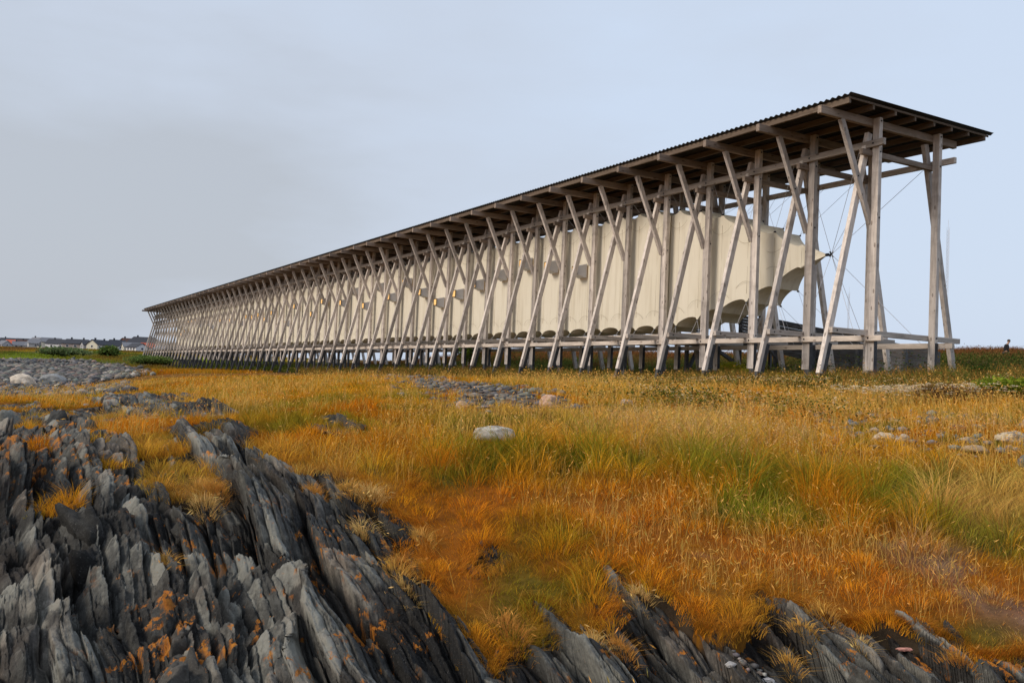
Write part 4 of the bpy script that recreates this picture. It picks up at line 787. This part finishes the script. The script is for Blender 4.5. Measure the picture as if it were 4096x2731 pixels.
boulder('boulder', 'small pale pink boulder half sunk in grass left of the bigger round one', 3.21, -13.25, .10, .08, .09, a0, (.60, .44, .34), 15, None, .5)
boulder('boulder', 'small pale stone in grass right of the round pinkish boulder', 3.35, -10.30, .11, .08, .08, a0+.3, (.46, .38, .31), 21, None, .5)
boulder('boulder', 'low cream boulder with mottled top right of the pale seed stems', 8.01, -10.0, .15, .10, .075, a0, (.60, .50, .38), 30, (.38, .30, .24), .7)
boulder('boulder', 'small rounded cream stone just right of the low mottled cream boulder', 8.14, -9.78, .075, .06, .065, a0, (.55, .46, .36), 33, None, .6)
boulder('boulder', 'flat greyish boulder in the row of stones at right', 8.76, -9.5, .15, .10, .055, a0, (.40, .36, .30), 41, (.26, .22, .2), .7)
boulder('boulder', 'tan flat boulder nearest the green grass at right', 9.14, -9.9, .15, .11, .05, a0, (.38, .29, .20), 47, None, .8)
boulder('boulder', 'largest pale cream boulder near the right edge of the row of stones', 9.08, -9.1, .19, .14, .09, a0, (.58, .50, .38), 52, (.3, .26, .22), .65)
boulder('boulder', 'dark blue grey boulder at the right edge below the others', 9.80, -10.0, .12, .11, .11, a0, (.13, .15, .17), 58, None, .5)
boulder('boulder', 'rounded blue grey stone alone in the orange grass at right', 7.37, -8.15, .105, .08, .085, a0, (.13, .145, .155), 63, (.2, .18, .15), .6)
boulder('boulder', 'left one of two dark grey stones side by side in grass', 6.15, -8.1, .065, .06, .05, a0, (.14, .155, .16), 70, None, .8)
boulder('boulder', 'right one of two dark grey stones, flatter and paler on top', 6.46, -8.2, .10, .07, .05, a0-.2, (.18, .20, .19), 72, None, .8)
boulder('boulder', 'thin flat grey stone beyond the orange lichened one', 8.20, -8.4, .095, .08, .03, a0, (.28, .26, .24), 80, None, 1.0)
boulder('boulder', 'low stone covered with orange lichen near the right edge', 8.17, -8.8, .12, .10, .05, a0, (.42, .17, .06), 84, (.10, .10, .11), .8)
boulder('boulder', 'pale pink stone cut by the right edge of the view', 8.50, -7.8, .09, .08, .09, a0, (.58, .42, .33), 90, None, .6)
boulder('boulder', 'large white boulder on the shingle behind the left rock knob', -35.0, -17.9, .68, .5, .42, a0, (.66, .60, .52), 101, None, .55, pit=.15)
boulder('boulder', 'smooth grey boulder behind the large white one', -40.6, -16.3, .75, .5, .38, a0, (.32, .34, .36), 107, None, .5)
boulder('boulder', 'small pink stone on the slate in the lower right', 11.35, -14.08, .055, .03, .014, a0, (.60, .30, .26), 111, None, 2.2).location.z = float(rock_top(np.array([11.35]), np.array([-14.08]))[0])+.008
for sx_, sy_, r_, cc_, lb_ in ((11.02, -14.98, .060, (.46, .47, .50), 'flat pale grey pebble, the largest in the gully between slate ridges'), (10.93, -15.20, .045, (.52, .53, .55), 'rounded near white pebble in the gully below the largest flat pebble'), (11.06, -15.28, .04, (.42, .42, .44), 'small grey pebble at the lower end of the gully'), (10.80, -15.02, .05, (.16, .18, .22), 'dark blue pebble with a white vein at the upper end of the gully')):
    boulder('pebble', lb_, sx_, sy_, r_, r_*.6, r_*.42, a0+.2, cc_, int(r_*1000)+5, None, .5, 'pebble').location.z = float(rock_top(np.array([sx_]), np.array([sy_]))[0])+r_*.22
# ------------------------------------------------------------------ houses of the village
def paint(name, c, ro=.8):
    return mat(name, lambda t: (lambda g: g.bsdf(g.mix(1.0, c, g.ramp(g.noise(g.coord('Object', (1, 1, 5)), 1.5, 4), [(.3, (.82, .82, .82)), (.7, (1.05, 1.05, 1.05))]), 'MULTIPLY'), ro))(G(t)))
HP = dict(cream=paint('cream_paint', (.74, .71, .58)), white=paint('white_paint', (.78, .79, .8)), pink=paint('pinkish_paint', (.55, .46, .40)), grey=paint('grey_paint', (.46, .47, .49)), red=paint('red_paint', (.42, .09, .05)), brown=paint('brown_paint', (.20, .09, .06)), blue=paint('blue_grey_paint', (.22, .26, .33)))
RP = dict(dark=paint('dark_roof', (.055, .06, .075)), grey=paint('grey_roof', (.20, .21, .24)), red=paint('red_roof', (.42, .10, .06)), brown=paint('brown_roof', (.13, .07, .055)))
glass_m = mat('window_glass', lambda t: G(t).bsdf((.05, .06, .08), .15, 0, None, .6)); trim_m = paint('white_trim', (.8, .8, .8))
def house(label, a, b, L, D, hw, hr, rot, wall, roof, zoff=0., chim=1, hip=0., nw=3, door=True):
    """a right / b ahead of the photographer's spot, length L (ridge direction), depth D, wall height hw, roof height hr"""
    x, y = xy(a, b); z = float(ground_z(np.array([x]), np.array([y]))[0])+zoff
    h = empty('house', (x, y, z)); h.rotation_euler = (0, 0, math.atan2(RY, RX)+rot); tag(h, label, 'house')
    l, d = L/2, D/2; W_ = HP[wall]
    mb = MB().poly([(-l, -d, -6), (l, -d, -6), (l, d, -6), (-l, d, -6), (-l, -d, hw), (l, -d, hw), (l, d, hw), (-l, d, hw), (-l+hip*.0, 0, hw+hr*(1 if not hip else .0)+.0), (l, 0, hw+hr*(1 if not hip else .0))], [(0, 1, 5, 4), (1, 2, 6, 5), (2, 3, 7, 6), (3, 0, 4, 7), (4, 8, 7), (5, 6, 9)])
    mb.build('wall', W_, h); o = .35; t_ = .22; e_ = hw-o*hr/d
    A = [(-l-o, -d-o, e_), (l+o, -d-o, e_), (l+o-hip, 0, hw+hr), (-l-o+hip, 0, hw+hr), (-l-o, d+o, e_), (l+o, d+o, e_)]
    V = [(q[0], q[1], q[2]+.02) for q in A]+[(q[0], q[1], q[2]+t_) for q in A]
    F = [(6, 7, 8, 9), (9, 8, 11, 10), (0, 3, 2, 1), (3, 4, 5, 2), (0, 1, 7, 6), (5, 4, 10, 11), (1, 2, 8, 7), (2, 5, 11, 8), (3, 0, 6, 9), (4, 3, 9, 10)]
    if hip: F += [(7, 11, 8), (6, 9, 10)]
    rf = MB().poly(V, F).build('roof', RP[roof], h)
    for c_ in range(chim): cx_ = -l*.45+c_*l*.9; MB().box(cx_-.35, cx_+.35, -.3, .3, hw+hr-.6, hw+hr+1.0).build('chimney', RP['dark'], rf)
    for i_ in range(nw):
        wx = -l+L*(i_+.7)/(nw+.4); zz = hw*.42
        w = MB().box(wx-.62, wx+.62, -d-.06, -d-.003, zz, zz+1.25).build('window', trim_m, h); MB().box(wx-.5, wx+.5, -d-.08, -d-.062, zz+.12, zz+1.13).build('pane', glass_m, w)
    for sg in (-1, 1):
        w = MB().box(min(sg*(l+.003), sg*(l+.06)), max(sg*(l+.003), sg*(l+.06)), -.6, .6, hw*.5, hw*.5+1.2).build('window', trim_m, h); MB().box(min(sg*(l+.062), sg*(l+.08)), max(sg*(l+.062), sg*(l+.08)), -.48, .48, hw*.5+.12, hw*.5+1.08).build('pane', glass_m, w)
    if door: MB().box(l*.55-.5, l*.55+.5, -d-.05, -d-.003, .1, 2.1).build('door', RP['brown'], h)
    return h
def A_(u, b): return (u-2048)/3600*b
house('long cream house with dark roof and two chimneys', A_(312, 447), 447, 12.5, 7, 3.1, 2.1, .15, 'pink', 'dark', -.2, 2, 1.4)
house('small black gabled annex beside the two chimneyed house', A_(352, 438), 438, 5.0, 5.5, 2.6, 1.6, .7, 'grey', 'dark', -.2, 0, 0, 1)
house('pale yellowish house with its gable to the shore, left of the white gable', A_(392, 432), 432, 7.0, 6.5, 3.0, 2.2, 1.25, 'cream', 'dark', -.2, 1)
house('cream house with broad dark roof between pale yellowish house and white gable', A_(432, 442), 442, 8.0, 6.5, 3.0, 2.2, .95, 'cream', 'dark', -.2, 1)
house('bright white gabled house just left of the brown one', A_(470, 457), 457, 7.5, 7.0, 3.4, 2.3, .9, 'white', 'dark', -.2, 1)
house('tall brown gabled house behind the pale ones', A_(507, 483), 483, 5.5, 6.0, 5.3, 2.0, 1.2, 'brown', 'brown', -.2, 1, 0, 1)
house('low house with grey roof and pale gable, in front of the big dark roof', A_(532, 419), 419, 8.5, 6.5, 2.6, 1.8, .55, 'cream', 'grey', -.2, 0)
house('low white boathouse with gable to the right, nearest the frame', A_(552, 404), 404, 8.0, 6.0, 2.4, 1.7, -.65, 'white', 'dark', -.2, 0)
house('large house with big dark hipped roof seen behind the far struts', A_(578, 472), 472, 15, 9, 4.8, 3.3, .1, 'grey', 'dark', -.2, 2, 2.4)
house('red roofed house seen through the farthest struts', A_(606, 419), 419, 8.5, 6, 2.6, 2.0, .1, 'cream', 'red', -.2, 0)
HN = [(20, 560, 'grey', 'grey', 'leftmost and lowest grey house of the far row'), (38, 600, 'blue', 'dark', 'wide dark roofed house of the far row'), (58, 585, 'brown', 'red', 'far house with a red roof on the skyline'), (78, 570, 'cream', 'grey', 'far cream house beside the red roof'), (96, 590, 'white', 'dark', 'far white house in the middle of the row'), (114, 575, 'red', 'brown', 'far dark red house in the row'), (132, 560, 'grey', 'grey', 'far low grey shed like house in the row'), (150, 545, 'white', 'grey', 'far white fronted house above the shingle'), (170, 530, 'grey', 'grey', 'far pale roofed house with a tall gable'), (186, 520, 'cream', 'dark', 'far cream house at the right end of the row'), (208, 520, 'cream', 'grey', 'lone low pale house between the row and cream houses'), (240, 500, 'white', 'dark', 'small white walled house immediately left of the two chimneyed house')]
for i_, (u, b, w_, r_, lb) in enumerate(HN): house(lb, A_(u, b), b, 7+3*((i_*7) % 3), 6, 2.2+1.1*((i_*5) % 3), 2.3, ((i_*11) % 7)*.22-.6, w_, r_, -.3, i_ % 2, 0, 2, False)
# village seen in the gap below the floor of the frame
VN = [(690, 300, 'white', 'grey', 'white house glimpsed under the frame, farthest left'), (745, 290, 'red', 'dark', 'red walled house glimpsed between struts under the frame'), (800, 280, 'white', 'dark', 'white house with dark roof glimpsed under the frame floor'), (860, 300, 'grey', 'dark', 'grey house glimpsed under the frame beside a bright white one'), (905, 270, 'white', 'red', 'white house with red roof glimpsed under the frame'), (965, 290, 'brown', 'dark', 'brown house glimpsed under the frame'), (1020, 280, 'blue', 'grey', 'blue grey house glimpsed under the frame'), (1085, 300, 'white', 'dark', 'rightmost white house glimpsed under the frame')]
for i_, (u, b, w_, r_, lb) in enumerate(VN): house(lb, A_(u, b), b, 9, 7, 2.6, 1.8, ((i_*5) % 4)*.3-.4, w_, r_, -1.3, 0, 0, 2, False)
# ------------------------------------------------------------------ radio masts
def mast(label, u, b, H):
    x, y = xy(A_(u, b), b); z = float(ground_z(np.array([x]), np.array([y]))[0]); m = empty('radio_mast', (x, y, z)); tag(m, label, 'radio mast')
    r = .45; P = [(r*math.cos(a_), r*math.sin(a_)) for a_ in (0, 2.094, 4.189)]; mb = MB()
    for p in P: mb.tube([(p[0], p[1], -1), (p[0], p[1], H)], .035, 5)
    n_ = int(H/1.2)
    for k__ in range(n_):
        for i_ in range(3): p, q = P[i_], P[(i_+1) % 3]; mb.bar((p[0], p[1], k__*1.2), (q[0], q[1], k__*1.2+1.2), .025, .025)
    mb.build('lattice', cable_m, m); MB().tube([(0, 0, H), (0, 0, H+2.5)], .04, 5).build('antenna', cable_m, m)  # pale cable colour stands in for distance haze on the mast
mast('thin lattice radio mast on the skyline right of the last post', 3784, 300, 52.5)
mast('thinner distant radio mast seen between the near end posts', 3392, 430, 44)
# ------------------------------------------------------------------ shrubs and single plants
leaf_b = mat('shrub_leaf', grass_b)
def shrub(name, label, x, y, r, h, col, n=1500, ls=.05, cat='shrub', trunk=.03, lobes=5, seed=1):
    r_ = np.random.RandomState(seed); z = float(ground_z(np.array([x]), np.array([y]))[0]); o = empty(name, (x, y, z)); tag(o, label, cat)
    B = Blades(); P = []; mb = MB(); per = n//lobes
    for l_ in range(lobes):
        a_ = r_.rand()*6.28; d_ = r*.6*math.sqrt(r_.rand()); c_ = np.array([math.cos(a_)*d_, math.sin(a_)*d_, h*(.45+.35*r_.rand())]); rr = np.array([r*.5, r*.5, h*.34])*(.7+.5*r_.rand())
        v = r_.randn(per, 3); v /= np.linalg.norm(v, axis=1)[:, None]; q = c_+v*rr*(.55+.5*r_.rand(per, 1)); P.append(q)
        mb.tube([(c_[0]*.1, c_[1]*.1, -.2), tuple(c_*np.array([.5, .5, .45])), tuple(c_)], trunk, 5, trunk*.35)
    q = np.vstack(P); q[:, 2] = np.abs(q[:, 2])
    n_ = len(q); cl = np.array(col)*(.75+.5*r_.rand(n_, 1))*(1+(r_.rand(n_, 3)-.5)*.2)
    B.leaf(q[:, 0], q[:, 1], q[:, 2], ls*(.7+.6*r_.rand(n_)), ls*.3*(.7+.5*r_.rand(n_)), cl, .8)
    B.build('foliage', '', '', None, o, leaf_b); mb.build('stem', HP['brown'], o); return o
shrub('shrub', 'bright yellow green umbelled bush under the frame', -8.2, 3.2, .75, .75, (.45, .42, .03), 2600, .07, seed=3)
shrub('shrub', 'second smaller yellow green bush right of the bright one', -6.6, 2.4, .5, .5, (.40, .42, .04), 1500, .07, seed=4)
shrub('shrub', 'low yellow and orange leaved plant behind the second strut', -3.4, 0.6, .7, .28, (.50, .36, .03), 1300, .08, seed=5)
shrub('shrub', 'dark green rounded shrub at the foot of the last back post', 2.0, 1.3, .6, .38, (.06, .10, .02), 1700, .06, seed=6)
shrub('shrub', 'small dark green clump in the golden grass before the first post', .2, -1.9, .35, .30, (.06, .10, .025), 900, .05, seed=7)
shrub('shrub', 'leafy sapling growing up between the struts under the frame', -24.5, 1.0, .8, 1.6, (.12, .19, .03), 2200, .11, seed=8, trunk=.05)
shrub('shrub', 'large grey green mound of scrub at the far end of the frame', -93, -3.7, 3.2, 1.3, (.16, .24, .07), 4200, .30, lobes=9, seed=9)
shrub('shrub', 'dark green bush on the far bank below the pale houses', -163, -1.0, 2.6, 1.9, (.13, .19, .05), 1800, .6, lobes=6, seed=11)
shrub('shrub', 'wide grey green thicket at the edge of the shingle beach', -158, -9.0, 5.5, 1.5, (.16, .21, .09), 2600, .6, lobes=9, seed=12)
shrub('shrub', 'leafy green and yellow plants among the grass at right', 5.9, -3.9, .9, .30, (.22, .28, .03), 2400, .09, seed=13, lobes=9)
shrub('shrub', 'brown seeding plants left of the leafy green and yellow ones', 6.0, -5.6, .6, .32, (.22, .13, .05), 1800, .06, seed=14, lobes=8)
B = Blades(); x = 5.0+RNG.randn(420)*.75; y = -5.4+RNG.randn(420)*.35; n = 420; h = .22+.12*RNG.rand(n); tip = B.add(x, y, ground_z(x, y), h, np.full(n, .006), jit(np.tile((.35, .27, .10), (n, 1)), n), .2, None, .03)
for _ in range(7): B.leaf(tip[:, 0]+RNG.randn(n)*.02, tip[:, 1]+RNG.randn(n)*.02, tip[:, 2], np.full(n, .035), np.full(n, .016), jit(np.tile((.78, .66, .46), (n, 1)), n), .3)
B.build('white_seedheads', 'band of creamy white dried flower heads in the grass before the frame', 'dried flowers')
# ------------------------------------------------------------------ the walker
def person():
    x, y = xy(A_(4026, 59), 59); z = float(ground_z(np.array([x]), np.array([y]))[0]); o = empty('person', (x, y, z-.16)); o.rotation_euler = (0, 0, math.atan2(RY, RX)-.15)
    tag(o, 'person in a dark jacket walking right through the weeds, head bowed', 'person')
    def skin_mesh(name, m, verts, edges, radii, sub=2):
        me = bpy.data.meshes.new(name); me.from_pydata(verts, edges, []); ob = bpy.data.objects.new(name, me); C.objects.link(ob); md = ob.modifiers.new('skin', 'SKIN')
        for i_, r_ in enumerate(radii): me.skin_vertices[0].data[i_].radius = (r_, r_) if not isinstance(r_, tuple) else r_
        me.skin_vertices[0].data[0].use_root = True; ob.modifiers.new('sub', 'SUBSURF').levels = sub; ob.modifiers['sub'].render_levels = sub
        dg = bpy.context.evaluated_depsgraph_get(); me2 = bpy.data.meshes.new_from_object(ob.evaluated_get(dg)); bpy.data.objects.remove(ob); me2.materials.clear(); me2.materials.append(m); me2.polygons.foreach_set('use_smooth', np.ones(len(me2.polygons), bool))
        q = bpy.data.objects.new(name, me2); C.objects.link(q); q.parent = o; return q
    sk = paint('skin', (.50, .30, .21), .6); jk = paint('dark_jacket', (.012, .013, .018), .8); tr = paint('dark_trousers', (.03, .032, .045), .8); hr = paint('dark_hair', (.06, .035, .02), .7)
    V = [(0, 0, .95), (.02, 0, 1.15), (.05, 0, 1.38), (.10, 0, 1.50), (.14, 0, 1.56), (.18, 0, 1.66), (.19, 0, 1.74),
         (.05, -.17, 1.40), (.02, -.22, 1.15), (.12, -.21, .95), (.17, -.20, .87), (.05, .17, 1.40), (-.02, .22, 1.16), (.08, .22, .95), (.13, .21, .87),
         (.0, -.09, .88), (.16, -.10, .50), (.10, -.10, .08), (.24, -.10, .03), (.0, .09, .88), (-.06, .10, .50), (-.24, .10, .12), (-.12, .10, .04)]
    E = [(0, 1), (1, 2), (2, 3), (3, 4), (4, 5), (5, 6), (2, 7), (7, 8), (8, 9), (9, 10), (2, 11), (11, 12), (12, 13), (13, 14), (0, 15), (15, 16), (16, 17), (17, 18), (0, 19), (19, 20), (20, 21), (21, 22)]
    skin_mesh('body', sk, V, E, [.13, .12, .14, .06, .055, .095, .075, .06, .045, .035, .03, .06, .045, .035, .03, .085, .055, .04, .03, .085, .055, .04, .03])
    skin_mesh('jacket', jk, V[:3]+[(.085, 0, 1.46)]+V[7:10]+V[11:14], [(0, 1), (1, 2), (2, 3), (2, 4), (4, 5), (5, 6), (2, 7), (7, 8), (8, 9)], [.165, .155, .175, .085, .085, .065, .052, .085, .065, .052])
    skin_mesh('trousers', tr, [V[0], V[15], V[16], V[17], V[19], V[20], V[21]], [(0, 1), (1, 2), (2, 3), (0, 4), (4, 5), (5, 6)], [.15, .10, .075, .062, .10, .075, .062])
    hv = IC2[0]*np.array((.108, .094, .085))+np.array((.172, 0, 1.725)); hv[:, 0] -= np.clip(1.70-hv[:, 2], 0, 1)*.5; mesh('hair', hv, tris(IC2[1]), hr, o, True)
    MB().poly([(.285, -.012, 1.66), (.285, .012, 1.66), (.31, 0, 1.645), (.275, 0, 1.70)], [(0, 2, 1), (0, 1, 3), (0, 3, 2), (1, 2, 3)]).build('nose', sk, o)
person()
